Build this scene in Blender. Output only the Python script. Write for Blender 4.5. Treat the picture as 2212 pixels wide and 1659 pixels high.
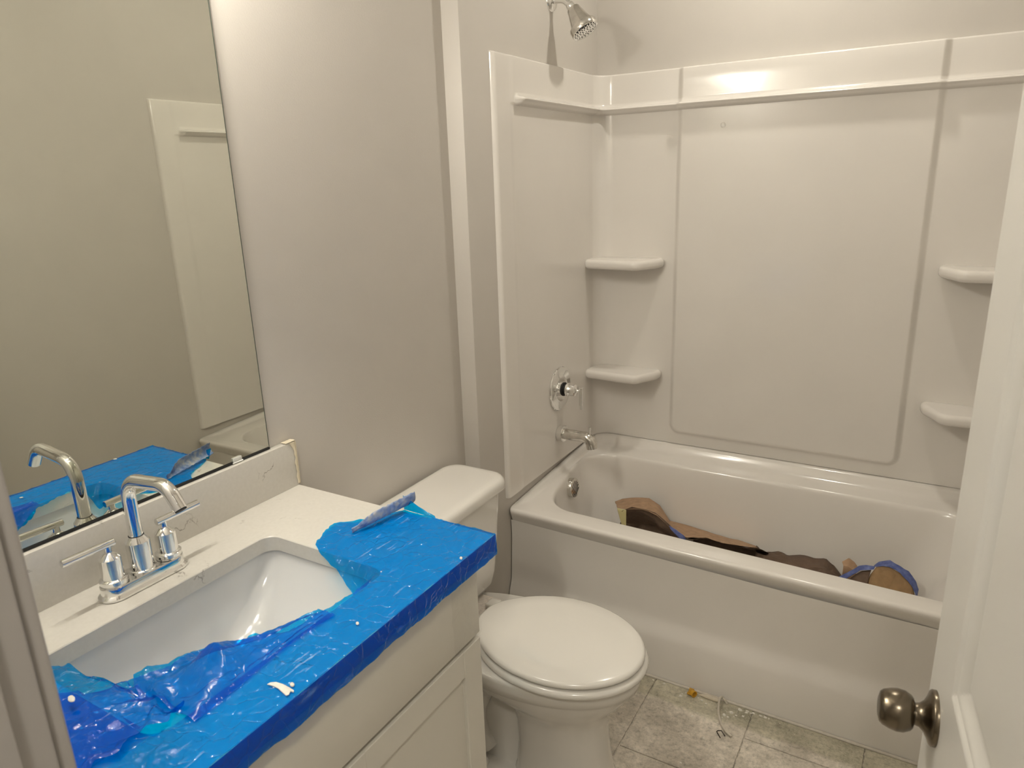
import bpy, bmesh, math, random
from mathutils import Vector, Matrix, noise
R = math.radians
PI = math.pi
random.seed(7)
for o in list(bpy.data.objects):
    bpy.data.objects.remove(o, do_unlink=True)
SC = bpy.context.scene
COL = SC.collection

# ------------------------------------------------------------------ camera
CAM_C = Vector((1.2396, -1.0505, 1.5738))
CAM_F = 1534.38                       # focal length in pixels of the 2212 px frame
yaw, pitch, roll = 0.5424, -0.2823, -0.0339
fwd = Vector((-math.sin(yaw)*math.cos(pitch), math.cos(yaw)*math.cos(pitch), math.sin(pitch)))
rgt0 = Vector((math.cos(yaw), math.sin(yaw), 0)); up0 = rgt0.cross(fwd)
rgt = rgt0*math.cos(roll) + up0*math.sin(roll)
upv = -rgt0*math.sin(roll) + up0*math.cos(roll)
cd = bpy.data.cameras.new('camera'); cam = bpy.data.objects.new('camera', cd); COL.objects.link(cam)
M = Matrix((rgt, upv, -fwd)).transposed().to_4x4(); M.translation = CAM_C
cam.matrix_world = M
cd.sensor_width = 36; cd.lens = CAM_F*36/2212; cd.clip_start = 0.02
cd.dof.use_dof = True; cd.dof.focus_distance = 2.0; cd.dof.aperture_fstop = 10
SC.camera = cam

# ------------------------------------------------------------------ world, light levels, exposure
W_ = bpy.data.worlds.new('world'); SC.world = W_; W_.use_nodes = True
W_.node_tree.nodes['Background'].inputs[0].default_value = (0.9, 0.85, 0.78, 1)
W_.node_tree.nodes['Background'].inputs[1].default_value = 0.05
SC.view_settings.view_transform = 'Standard'
SC.view_settings.look = 'None'
SC.view_settings.gamma = 1
SC.view_settings.use_curve_mapping = False
SC.view_settings.exposure = 0.07
TUB_LAMP = 315.0       # emission strength of the recessed lamp over the tub
VANITY_LAMP = 196.0     # emission strength of each bulb over the mirror
HALL_FILL = 110.0  # emission strength of the unseen lamp added to light hall and jamb
LAMP_COL = (1.0, 0.945, 0.83, 1)

def at(px, py, axis, v):
    """point where the ray through a photo pixel meets the plane axis = v"""
    d = fwd + rgt*((px-1106)/CAM_F) - upv*((py-829.5)/CAM_F)
    i = 'xyz'.index(axis)
    return CAM_C + d*((v-CAM_C[i])/d[i])

# ------------------------------------------------------------------ materials
def nm(name):
    m = bpy.data.materials.new(name); m.use_nodes = True
    nt = m.node_tree
    return m, nt, nt.nodes['Principled BSDF']
def N(nt, typ, **kw):
    n = nt.nodes.new(typ)
    for k, v in kw.items():
        if k in n.inputs: n.inputs[k].default_value = v
        else: setattr(n, k, v)
    return n
def coords(nt, scale=None):
    c = N(nt, 'ShaderNodeTexCoord')
    if scale is None: return c.outputs['Object']
    mp = N(nt, 'ShaderNodeMapping'); mp.inputs['Scale'].default_value = scale
    nt.links.new(c.outputs['Object'], mp.inputs[0]); return mp.outputs[0]
def ramp(nt, fac, stops):
    r_ = N(nt, 'ShaderNodeValToRGB'); e = r_.color_ramp.elements
    while len(e) < len(stops): e.new(0.5)
    for el, (p_, c_) in zip(e, stops): el.position = p_; el.color = (*c_, 1) if len(c_) == 3 else c_
    nt.links.new(fac, r_.inputs[0]); return r_.outputs[0]
def mixc(nt, fac, a, b, blend='MIX'):
    m = N(nt, 'ShaderNodeMix', data_type='RGBA', blend_type=blend)
    if isinstance(fac, float): m.inputs[0].default_value = fac
    else: nt.links.new(fac, m.inputs[0])
    for s, i in ((a, 6), (b, 7)):
        if isinstance(s, tuple): m.inputs[i].default_value = (*s[:3], 1)
        else: nt.links.new(s, m.inputs[i])
    return m.outputs[2]
def bump(nt, b, height, strength, dist):
    n = N(nt, 'ShaderNodeBump'); n.inputs['Strength'].default_value = strength; n.inputs['Distance'].default_value = dist
    nt.links.new(height, n.inputs['Height']); nt.links.new(n.outputs[0], b.inputs['Normal'])
def plain(name, col, rough=0.5, metal=0.0, coat=0.0, var=0.04, vscale=6.0, bstr=0.0, bscale=400.0, bdist=0.0006, spec=0.5):
    m, nt, b = nm(name)
    co = coords(nt)
    n1 = N(nt, 'ShaderNodeTexNoise', Scale=vscale, Detail=4.0); nt.links.new(co, n1.inputs['Vector'])
    lo = tuple(c*(1-var) for c in col); hi = tuple(min(1, c*(1+var)) for c in col)
    nt.links.new(ramp(nt, n1.outputs['Fac'], [(0.3, lo), (0.7, hi)]), b.inputs['Base Color'])
    b.inputs['Roughness'].default_value = rough; b.inputs['Metallic'].default_value = metal
    b.inputs['Coat Weight'].default_value = coat; b.inputs['Coat Roughness'].default_value = 0.05
    b.inputs['Specular IOR Level'].default_value = spec
    if bstr:
        n2 = N(nt, 'ShaderNodeTexNoise', Scale=bscale, Detail=3.0); nt.links.new(co, n2.inputs['Vector'])
        bump(nt, b, n2.outputs['Fac'], bstr, bdist)
    return m
MT = {}
MT['wall'] = plain('wall_paint', (0.60, 0.565, 0.52), 0.55, var=0.015, bstr=0.35, bscale=260, bdist=0.0008)
MT['wallsmooth'] = plain('wall_paint_smooth', (0.60, 0.565, 0.52), 0.5, var=0.015, bstr=0.15, bscale=200, bdist=0.0006)
MT['ceil'] = plain('ceiling_paint', (0.75, 0.73, 0.69), 0.8, var=0.01)
MT['trim'] = plain('trim_paint', (0.66, 0.64, 0.60), 0.35, var=0.02)
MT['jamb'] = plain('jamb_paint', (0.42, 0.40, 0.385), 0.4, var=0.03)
MT['acrylic'] = plain('tub_acrylic', (0.79, 0.755, 0.71), 0.16, coat=0.25, var=0.012, bstr=0.08, bscale=9, bdist=0.004)
MT['china'] = plain('vitreous_china', (0.75, 0.725, 0.68), 0.12, coat=0.3, var=0.01)
MT['chinadust'] = plain('dusty_china', (0.66, 0.60, 0.54), 0.5, var=0.15, vscale=120)
MT['seat'] = plain('seat_plastic', (0.77, 0.745, 0.695), 0.16, coat=0.2, var=0.01)
MT['sink'] = plain('sink_china', (0.71, 0.71, 0.705), 0.12, coat=0.3, var=0.01)
MT['cab'] = plain('cabinet_paint', (0.70, 0.675, 0.61), 0.38, var=0.015)
MT['gap'] = plain('dark_gap', (0.02, 0.02, 0.018), 0.8)
MT['chrome'] = plain('chrome', (0.86, 0.86, 0.85), 0.05, 1.0, var=0.02, vscale=30)
MT['chromedusty'] = plain('dusty_chrome', (0.70, 0.68, 0.64), 0.12, 1.0, var=0.16, vscale=40, bstr=0.1, bscale=160, bdist=0.0006)
MT['pewter'] = plain('antique_pewter', (0.185, 0.155, 0.115), 0.25, 1.0, var=0.1, vscale=20)
MT['pewterdark'] = plain('dark_pewter', (0.10, 0.085, 0.065), 0.35, 1.0, var=0.1, vscale=20)
MT['black'] = plain('black_rubber', (0.012, 0.012, 0.012), 0.6)
MT['engrave'] = plain('engraved_grey', (0.20, 0.19, 0.18), 0.5)
MT['tape'] = plain('masking_tape', (0.78, 0.70, 0.54), 0.7, var=0.06, vscale=40)
MT['caulk'] = plain('caulk', (0.60, 0.55, 0.48), 0.6, var=0.08, vscale=60)
MT['clip'] = plain('clip_plastic', (0.72, 0.72, 0.68), 0.2)
MT['grout'] = plain('grout', (0.50, 0.46, 0.40), 0.9, var=0.6, vscale=60, bstr=0.5, bscale=300)
MT['chip'] = plain('plaster_chip', (0.80, 0.77, 0.70), 0.8, var=0.1, vscale=80)
MT['dust'] = plain('pale_dust', (0.70, 0.66, 0.58), 0.9, var=0.1, vscale=80)
MT['putty'] = plain('caulk_strand', (0.62, 0.55, 0.44), 0.6, var=0.1, vscale=50)
MT['yellow'] = plain('yellow_plastic', (0.62, 0.33, 0.03), 0.4, var=0.1, vscale=60)
MT['cable'] = plain('cable_sheath', (0.55, 0.50, 0.42), 0.5, var=0.08, vscale=50)
MT['wire'] = plain('dark_wire', (0.05, 0.04, 0.035), 0.4, 0.8)
MT['yellowtape'] = plain('yellowed_tape', (0.62, 0.55, 0.28), 0.5, var=0.05)

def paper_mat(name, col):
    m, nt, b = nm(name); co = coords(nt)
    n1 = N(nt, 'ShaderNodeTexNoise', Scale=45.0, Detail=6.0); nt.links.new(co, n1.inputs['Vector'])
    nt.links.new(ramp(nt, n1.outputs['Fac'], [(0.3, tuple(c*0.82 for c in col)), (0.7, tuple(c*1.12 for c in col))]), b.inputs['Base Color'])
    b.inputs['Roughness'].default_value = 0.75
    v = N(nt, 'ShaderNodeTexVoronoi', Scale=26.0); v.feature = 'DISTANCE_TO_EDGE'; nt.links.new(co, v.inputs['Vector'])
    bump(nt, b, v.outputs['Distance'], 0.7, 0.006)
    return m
MT['kraft'] = paper_mat('kraft_paper', (0.42, 0.27, 0.165))
MT['kraftdark'] = paper_mat('dark_shaded_kraft', (0.13, 0.083, 0.055))  # darker kraft: shade painted into the fold interiors, also the dark brown heap
MT['card'] = paper_mat('cardboard_tan', (0.34, 0.215, 0.105))
def bluetape():
    m, nt, b = nm('painters_tape'); co = coords(nt)
    n1 = N(nt, 'ShaderNodeTexNoise', Scale=70.0, Detail=5.0); nt.links.new(co, n1.inputs['Vector'])
    nt.links.new(ramp(nt, n1.outputs['Fac'], [(0.32, (0.05, 0.075, 0.24)), (0.68, (0.13, 0.17, 0.40))]), b.inputs['Base Color'])
    b.inputs['Roughness'].default_value = 0.45
    bump(nt, b, n1.outputs['Fac'], 0.6, 0.003); return m
MT['bluetape'] = bluetape()
def dustytape():
    m, nt, b = nm('dusty_blue_tape'); co = coords(nt)
    n1 = N(nt, 'ShaderNodeTexNoise', Scale=60.0, Detail=6.0); nt.links.new(co, n1.inputs['Vector'])
    nt.links.new(ramp(nt, n1.outputs['Fac'], [(0.33, (0.13, 0.21, 0.44)), (0.5, (0.27, 0.35, 0.54)), (0.68, (0.55, 0.54, 0.54))]), b.inputs['Base Color'])
    b.inputs['Roughness'].default_value = 0.7
    bump(nt, b, n1.outputs['Fac'], 0.5, 0.003); return m
MT['dustytape'] = dustytape()

def quartz():
    m, nt, b = nm('quartz'); co = coords(nt)
    nd = N(nt, 'ShaderNodeTexNoise', Scale=9.0, Detail=5.0, Roughness=0.65); nt.links.new(co, nd.inputs['Vector'])
    ad = N(nt, 'ShaderNodeVectorMath', operation='MULTIPLY_ADD')
    nt.links.new(nd.outputs['Color'], ad.inputs[0]); ad.inputs[1].default_value = (0.12, 0.12, 0.12); nt.links.new(co, ad.inputs[2])
    v = N(nt, 'ShaderNodeTexVoronoi', Scale=7.5); v.feature = 'DISTANCE_TO_EDGE'; nt.links.new(ad.outputs[0], v.inputs['Vector'])
    line = ramp(nt, v.outputs['Distance'], [(0.0, (1, 1, 1)), (0.012, (0.0, 0.0, 0.0))])
    nk = N(nt, 'ShaderNodeTexNoise', Scale=13.0, Detail=2.0); nt.links.new(co, nk.inputs['Vector'])
    mask = ramp(nt, nk.outputs['Fac'], [(0.56, (0, 0, 0)), (0.66, (1, 1, 1))])
    f = mixc(nt, 1.0, line, mask, 'MULTIPLY')
    ns = N(nt, 'ShaderNodeTexNoise', Scale=140.0, Detail=2.0); nt.links.new(co, ns.inputs['Vector'])
    base = ramp(nt, ns.outputs['Fac'], [(0.3, (0.66, 0.635, 0.585)), (0.7, (0.69, 0.665, 0.615))])
    nt.links.new(mixc(nt, f, base, (0.24, 0.21, 0.18)), b.inputs['Base Color'])
    b.inputs['Roughness'].default_value = 0.22
    return m
MT['quartz'] = quartz()

def tile_mat():
    m, nt, b = nm('floor_tile')
    g = N(nt, 'ShaderNodeNewGeometry'); co = g.outputs['Position']
    n1 = N(nt, 'ShaderNodeTexNoise', Scale=7.0, Detail=8.0, Roughness=0.7); nt.links.new(co, n1.inputs['Vector'])
    n2 = N(nt, 'ShaderNodeTexNoise', Scale=70.0, Detail=8.0, Roughness=0.82); nt.links.new(co, n2.inputs['Vector'])
    base = ramp(nt, n1.outputs['Fac'], [(0.34, (0.40, 0.36, 0.30)), (0.5, (0.60, 0.545, 0.47)), (0.66, (0.78, 0.71, 0.625))])
    sp = ramp(nt, n2.outputs['Fac'], [(0.34, (0.52, 0.51, 0.49)), (0.47, (0.90, 0.90, 0.88)), (0.62, (1.14, 1.13, 1.11))])
    c = mixc(nt, 1.0, base, sp, 'MULTIPLY')
    # grubby thinset residue in a ragged strip along the tub
    sx = N(nt, 'ShaderNodeSeparateXYZ'); nt.links.new(co, sx.inputs[0])
    ma = N(nt, 'ShaderNodeMath', operation='MULTIPLY_ADD'); nt.links.new(n1.outputs['Fac'], ma.inputs[0]); ma.inputs[1].default_value = 0.10
    nt.links.new(sx.outputs['Y'], ma.inputs[2])
    k = ramp(nt, ma.outputs[0], [(0.795, (0, 0, 0)), (0.812, (1, 1, 1))])
    kk = mixc(nt, 1.0, k, (0.6, 0.6, 0.6), 'MULTIPLY')
    c2 = mixc(nt, kk, c, mixc(nt, 1.0, c, (0.74, 0.78, 0.66), 'MULTIPLY'))
    nt.links.new(c2, b.inputs['Base Color'])
    b.inputs['Roughness'].default_value = 0.6
    bump(nt, b, n2.outputs['Fac'], 0.3, 0.002)
    return m
MT['tile'] = tile_mat()

def film(name, tint, opaq, rough=0.16, base=None, cre=0.35, gr=0.14, pale_marks=0.0):
    """thin tinted plastic sheet: lets tinted light through, glossy on top, finely creased"""
    m, nt, b = nm(name); co = coords(nt)
    n1 = N(nt, 'ShaderNodeTexNoise', Scale=22.0, Detail=5.0, Roughness=0.6, Distortion=1.2); nt.links.new(co, n1.inputs['Vector'])
    v = N(nt, 'ShaderNodeTexVoronoi', Scale=30.0); v.feature = 'DISTANCE_TO_EDGE'
    nd = N(nt, 'ShaderNodeTexNoise', Scale=14.0, Detail=3.0); nt.links.new(co, nd.inputs['Vector'])
    ad = N(nt, 'ShaderNodeVectorMath', operation='MULTIPLY_ADD'); ad.inputs[1].default_value = (0.09, 0.09, 0.09)
    nt.links.new(nd.outputs['Color'], ad.inputs[0]); nt.links.new(co, ad.inputs[2]); nt.links.new(ad.outputs[0], v.inputs['Vector'])
    crease = ramp(nt, v.outputs['Distance'], [(0.0, (0, 0, 0)), (0.06, (1, 1, 1))])
    hsum = N(nt, 'ShaderNodeMath', operation='MULTIPLY_ADD'); nt.links.new(n1.outputs['Fac'], hsum.inputs[0]); hsum.inputs[1].default_value = 1.6
    nt.links.new(crease, hsum.inputs[2])
    tr = N(nt, 'ShaderNodeBsdfTransparent'); tr.inputs[0].default_value = (*tint, 1)
    b.inputs['Base Color'].default_value = (*(base or tint), 1)
    b.inputs['Roughness'].default_value = rough
    b.inputs['Specular IOR Level'].default_value = 0.0
    bump(nt, b, hsum.outputs[0], cre, 0.0025)
    bn = [n for n in nt.nodes if n.type == 'BUMP'][0]
    gl = N(nt, 'ShaderNodeBsdfGlossy'); gl.inputs['Roughness'].default_value = gr; nt.links.new(bn.outputs[0], gl.inputs['Normal'])
    lw = N(nt, 'ShaderNodeLayerWeight'); lw.inputs['Blend'].default_value = 0.5; nt.links.new(bn.outputs[0], lw.inputs['Normal'])
    pw = N(nt, 'ShaderNodeMath', operation='POWER'); nt.links.new(lw.outputs['Facing'], pw.inputs[0]); pw.inputs[1].default_value = 5.0
    fr = N(nt, 'ShaderNodeMath', operation='MULTIPLY_ADD'); nt.links.new(pw.outputs[0], fr.inputs[0]); fr.inputs[1].default_value = 0.6; fr.inputs[2].default_value = 0.035
    m1 = N(nt, 'ShaderNodeMixShader'); m1.inputs[0].default_value = opaq
    nt.links.new(tr.outputs[0], m1.inputs[1]); nt.links.new(b.outputs[0], m1.inputs[2])
    body = m1.outputs[0]
    if pale_marks:      # pale streaks running along the counter edge, and tiny specks
        mp = N(nt, 'ShaderNodeMapping'); mp.inputs['Rotation'].default_value = (0, 0, 0.12); mp.inputs['Scale'].default_value = (110, 17, 60); nt.links.new(co, mp.inputs[0])
        s1 = N(nt, 'ShaderNodeTexNoise', Scale=1.0, Detail=3.0, Roughness=0.6); nt.links.new(mp.outputs[0], s1.inputs['Vector'])
        s2 = N(nt, 'ShaderNodeTexNoise', Scale=9.0, Detail=2.0); nt.links.new(co, s2.inputs['Vector'])
        k1 = ramp(nt, s1.outputs['Fac'], [(0.60, (0, 0, 0)), (0.72, (1, 1, 1))]); k2 = ramp(nt, s2.outputs['Fac'], [(0.46, (0, 0, 0)), (0.66, (1, 1, 1))])
        sp = N(nt, 'ShaderNodeTexVoronoi', Scale=75.0); nt.links.new(co, sp.inputs['Vector'])
        dots = ramp(nt, sp.outputs['Distance'], [(0.0, (1, 1, 1)), (0.10, (0, 0, 0))])
        sel = ramp(nt, sp.outputs['Color'], [(0.80, (0, 0, 0)), (0.82, (1, 1, 1))])
        mk = mixc(nt, 1.0, mixc(nt, 1.0, k1, k2, 'MULTIPLY'), mixc(nt, 1.0, dots, sel, 'MULTIPLY'), 'ADD')
        sc = N(nt, 'ShaderNodeMath', operation='MULTIPLY'); nt.links.new(mk, sc.inputs[0]); sc.inputs[1].default_value = pale_marks; sc.use_clamp = True
        df = N(nt, 'ShaderNodeBsdfDiffuse'); df.inputs[0].default_value = (0.42, 0.68, 0.95, 1)
        m3 = N(nt, 'ShaderNodeMixShader'); nt.links.new(sc.outputs[0], m3.inputs[0]); nt.links.new(body, m3.inputs[1]); nt.links.new(df.outputs[0], m3.inputs[2]); body = m3.outputs[0]
    m2 = N(nt, 'ShaderNodeMixShader'); nt.links.new(fr.outputs[0], m2.inputs[0])
    nt.links.new(body, m2.inputs[1]); nt.links.new(gl.outputs[0], m2.inputs[2])
    nt.links.new(m2.outputs[0], nt.nodes['Material Output'].inputs[0])
    return m
MT['film'] = film('blue_film', (0.0, 0.60, 0.97), 0.22, base=(0.0, 0.20, 0.90), cre=0.45, gr=0.10, pale_marks=0.55)
MT['filmthin'] = film('loose_blue_film', (0.0, 0.50, 0.92), 0.25, 0.2, base=(0.0, 0.17, 0.72), cre=0.3, gr=0.14, pale_marks=0.25)
MT['clear'] = film('clear_film', (0.985, 0.985, 0.98), 0.02, 0.1, base=(0.8, 0.8, 0.8), cre=0.25)

def mirror_mat():
    m, nt, b = nm('mirror_glass'); co = coords(nt)
    n1 = N(nt, 'ShaderNodeTexNoise', Scale=3.0); nt.links.new(co, n1.inputs['Vector'])
    nt.links.new(ramp(nt, n1.outputs['Fac'], [(0.3, (0.74, 0.75, 0.68)), (0.7, (0.75, 0.76, 0.69))]), b.inputs['Base Color'])
    b.inputs['Metallic'].default_value = 1; b.inputs['Roughness'].default_value = 0.012; return m
MT['mirror'] = mirror_mat()
MT['glassedge'] = plain('glass_edge', (0.10, 0.13, 0.11), 0.15)
def emit(name, strength):
    m, nt, b = nm(name)
    b.inputs['Base Color'].default_value = (0.9, 0.9, 0.9, 1)
    b.inputs['Emission Color'].default_value = LAMP_COL; b.inputs['Emission Strength'].default_value = strength
    return m
MT['tublamp'] = emit('tub_lamp_glow', TUB_LAMP)
MT['bulb'] = emit('bulb_glow', VANITY_LAMP)
MT['hallfill'] = emit('hall_fill_glow', HALL_FILL)

# ------------------------------------------------------------------ mesh builder
class B:
    def __init__(s): s.v = []; s.f = []
    def add(s, vs, fs):
        o = len(s.v); s.v += [tuple(v) for v in vs]; s.f += [[i+o for i in f] for f in fs]; return s
    def box(s, x0, x1, y0, y1, z0, z1, bev=0.0, seg=2):
        bm = bmesh.new(); bmesh.ops.create_cube(bm, size=1)
        for v in bm.verts: v.co = ((x0+x1)/2+v.co.x*(x1-x0), (y0+y1)/2+v.co.y*(y1-y0), (z0+z1)/2+v.co.z*(z1-z0))
        if bev: bmesh.ops.bevel(bm, geom=list(bm.edges), offset=bev, segments=seg, affect='EDGES', profile=0.5)
        s.frombm(bm); return s
    def frombm(s, bm):
        bm.verts.index_update(); s.add([v.co[:] for v in bm.verts], [[v.index for v in f.verts] for f in bm.faces]); bm.free()
    def prism(s, pts, z0, z1, bev=0.0, seg=3):
        bm = bmesh.new()
        vs = [bm.verts.new((p[0], p[1], z0)) for p in pts]; f = bm.faces.new(vs)
        r_ = bmesh.ops.extrude_face_region(bm, geom=[f])
        for g in r_['geom']:
            if isinstance(g, bmesh.types.BMVert): g.co.z = z1
        bmesh.ops.recalc_face_normals(bm, faces=bm.faces)
        if bev: bmesh.ops.bevel(bm, geom=list(bm.edges), offset=bev, segments=seg, affect='EDGES', profile=0.5, clamp_overlap=True)
        s.frombm(bm); return s
    def loft(s, rings, cap0=False, cap1=False, closed=True):
        n = len(rings[0]); vs = [p for r_ in rings for p in r_]; fs = []
        for i in range(len(rings)-1):
            for j in range(n if closed else n-1):
                k = (j+1) % n
                fs.append([i*n+j, i*n+k, (i+1)*n+k, (i+1)*n+j])
        if cap0: fs.append(list(range(n))[::-1])
        if cap1: fs.append([(len(rings)-1)*n+j for j in range(n)])
        return s.add(vs, fs)
    def lathe(s, prof, org=(0, 0, 0), axis=(0, 0, 1), n=40, cap0=True, cap1=True):
        a = Vector(axis).normalized(); t = Vector((1, 0, 0)) if abs(a.x) < 0.9 else Vector((0, 1, 0))
        u = a.cross(t).normalized(); w = a.cross(u); o = Vector(org)
        rings = [[o + a*h + (u*math.cos(2*PI*j/n) + w*math.sin(2*PI*j/n))*r_ for j in range(n)] for r_, h in prof]
        return s.loft(rings, cap0, cap1)
    def tube(s, path, rad, n=16, caps=True):
        P_ = [Vector(p) for p in path]; rings = []; up = None
        for i, p in enumerate(P_):
            t = (P_[min(i+1, len(P_)-1)] - P_[max(i-1, 0)]).normalized()
            if up is None:
                q = Vector((0, 0, 1)) if abs(t.z) < 0.9 else Vector((0, 1, 0)); up = (q - t*q.dot(t)).normalized()
            else: up = (up - t*up.dot(t)).normalized()
            sd = t.cross(up); rr_ = rad[i] if isinstance(rad, (list, tuple)) else rad
            rings.append([p + (sd*math.cos(2*PI*j/n) + up*math.sin(2*PI*j/n))*rr_ for j in range(n)])
        return s.loft(rings, caps, caps)
    def grid(s, fn, us, vs):
        P_ = [fn(u, v) for u in us for v in vs]; m = len(vs); fs = []
        for i in range(len(us)-1):
            for j in range(m-1): fs.append([i*m+j, (i+1)*m+j, (i+1)*m+j+1, i*m+j+1])
        return s.add(P_, fs)
def obj(name, b, mat, parent=None, smooth=35, fix=True, local=None):
    """mesh object from builder coordinates given in world space; its origin goes to its parent's"""
    me = bpy.data.meshes.new(name)
    org = Vector(local) if local else (parent.matrix_world.translation if parent else Vector((0, 0, 0)))
    if parent is not None and local is None: org = root_loc(parent)
    me.from_pydata([tuple(Vector(v)-org) for v in b.v], [], b.f)
    if fix:
        bm = bmesh.new(); bm.from_mesh(me); bmesh.ops.remove_doubles(bm, verts=bm.verts, dist=1e-6)
        bmesh.ops.recalc_face_normals(bm, faces=bm.faces); bm.to_mesh(me); bm.free()
    if smooth:
        me.shade_smooth(); me.set_sharp_from_angle(angle=R(smooth))
    me.materials.append(MT[mat] if isinstance(mat, str) else mat)
    o = bpy.data.objects.new(name, me); COL.objects.link(o)
    if parent is not None: o.parent = parent
    else: o.location = org
    return o
def root_loc(o):
    l = Vector((0, 0, 0))
    while o: l = l + o.location; o = o.parent
    return l
def tag(o, label, cat, group=None):
    o['label'] = label; o['category'] = cat
    if group: o['group'] = group
    return o
def thing(name, label, cat, loc, group=None):
    o = bpy.data.objects.new(name, None); COL.objects.link(o); o.location = loc; o.empty_display_size = 0.05
    return tag(o, label, cat, group)
def struct(name, b, mat, parent=None, smooth=35, label=None):
    o = obj(name, b, mat, parent, smooth)
    if parent is None: o['kind'] = 'structure'
    if label: o['label'] = label
    return o
def rr(x0, x1, y0, y1, r_, z, n=8):
    pts = []
    for cx_, cy_, a0 in ((x1-r_, y1-r_, 0), (x0+r_, y1-r_, 90), (x0+r_, y0+r_, 180), (x1-r_, y0+r_, 270)):
        for i in range(n+1):
            a = R(a0+90*i/n); pts.append((cx_+r_*math.cos(a), cy_+r_*math.sin(a), z))
    return pts
def sm(a, b, x):
    t = min(1, max(0, (x-a)/(b-a))); return t*t*(3-2*t)
def lerp_table(tab, x):
    for (a, va), (b, vb) in zip(tab, tab[1:]):
        if x <= b:
            t = 0 if b == a else min(1, max(0, (x-a)/(b-a))); return va+(vb-va)*t
    return tab[-1][1]
def nz(x, y, z=0.0): return noise.noise((x, y, z))
def ridge(x, y, z=0.0): return 1-abs(noise.noise((x, y, z)))*2
def lin(a, b, n): return [a+(b-a)*i/(n-1) for i in range(n)]
def merged(a, b, step, feats, fine=0.0025, span=0.02):
    s = set(round(v, 5) for v in lin(a, b, int((b-a)/step)+2))
    for f_ in feats:
        k = -span
        while k <= span:
            if a <= f_+k <= b: s.add(round(f_+k, 5))
            k += fine
    return sorted(s)

# ------------------------------------------------------------------ the room
DJ = 0.057           # how far the plumbing wall is furred out
YJ = 0.698           # where that jog starts
XR = 1.585           # right wall
YB = 1.608           # back wall
YF = -0.842          # room face of the entry wall
CEIL = 2.74
ZC = 0.9044          # worktop

fl = struct('floor', B().box(-0.1, 3.0, -2.4, 1.75, -0.14, -0.004), 'grout', smooth=0, label='grey stone-look tile floor with thin grout joints')
TW, TL = 0.3055, 0.61
tile_cache = {}
for k in range(0, 9):
    x0 = k*TW; x1 = min(x0+TW, 2.9)
    yj = 0.52+0.195*(k-2)
    y = yj - TL*math.ceil((yj+2.2)/TL)
    while y < 0.84:
        a0, a1 = max(y, -2.2), min(y+TL, 0.842)
        xa, xb_ = x0+0.0015, min(x1, XR if a0 > YF else 2.9)-0.0015
        if a1-a0 > 0.03 and xb_-xa > 0.03:
            tb = B().box(xa, xb_, a0+0.0015, a1-0.0015, -0.010, 0.0, 0.0012, 1)
            obj('tile', tb, 'tile', fl, 30)
        y += TL
struct('ceiling', B().box(-0.1, 3.0, -2.4, 1.75, CEIL, CEIL+0.1), 'ceil', smooth=0)
struct('wall_left', B().box(-0.12, 0, -0.95, YJ+0.02, 0, CEIL), 'wall', smooth=0, label='greige painted wall behind the vanity and toilet')
struct('wall_left_alcove', B().box(-0.12, DJ, YJ, YB+0.1, 0, CEIL, 0.004, 2), 'wallsmooth', label='greige painted wall behind the shower head, stepping forward')
struct('wall_back', B().box(-0.12, XR+0.12, YB, YB+0.12, 0, CEIL), 'wallsmooth', smooth=0, label='greige painted wall above the tub surround')
struct('wall_right', B().box(XR, XR+0.12, YF-0.115, YB+0.05, 0, CEIL), 'wallsmooth', smooth=0)
XJL, XJR = 0.675, 1.392     # door opening
fw = B().box(-0.1, XJL-0.019, YF-0.113, YF, 0, CEIL).box(XJR+0.019, XR+0.05, YF-0.113, YF, 0, CEIL).box(XJL-0.019, XJR+0.019, YF-0.113, YF, 2.065, CEIL)
struct('wall_front', fw, 'wallsmooth', smooth=0)
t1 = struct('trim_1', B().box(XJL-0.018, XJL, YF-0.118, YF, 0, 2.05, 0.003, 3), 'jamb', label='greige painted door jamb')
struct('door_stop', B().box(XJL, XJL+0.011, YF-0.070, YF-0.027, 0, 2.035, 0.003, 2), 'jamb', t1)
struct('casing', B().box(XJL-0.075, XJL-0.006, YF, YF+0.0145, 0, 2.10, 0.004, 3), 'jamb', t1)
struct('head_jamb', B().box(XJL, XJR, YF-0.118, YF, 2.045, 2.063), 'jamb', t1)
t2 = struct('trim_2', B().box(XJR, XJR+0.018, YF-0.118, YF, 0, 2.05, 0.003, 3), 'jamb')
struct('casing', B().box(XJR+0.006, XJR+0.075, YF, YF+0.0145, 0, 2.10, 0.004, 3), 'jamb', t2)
# the hall behind the camera
struct('wall_hall', B().box(-0.1, 3.0, -2.4, -2.3, 0, CEIL), 'wallsmooth', smooth=0)
struct('wall_hall_left', B().box(-0.2, -0.1, -2.4, -0.8, 0, CEIL), 'wallsmooth', smooth=0)
struct('wall_hall_right', B().box(2.9, 3.0, -2.4, -0.8, 0, CEIL), 'wallsmooth', smooth=0)
struct('wall_hall_front', B().box(XR+0.05, 3.0, YF-0.113, YF, 0, CEIL), 'wallsmooth', smooth=0)

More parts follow.
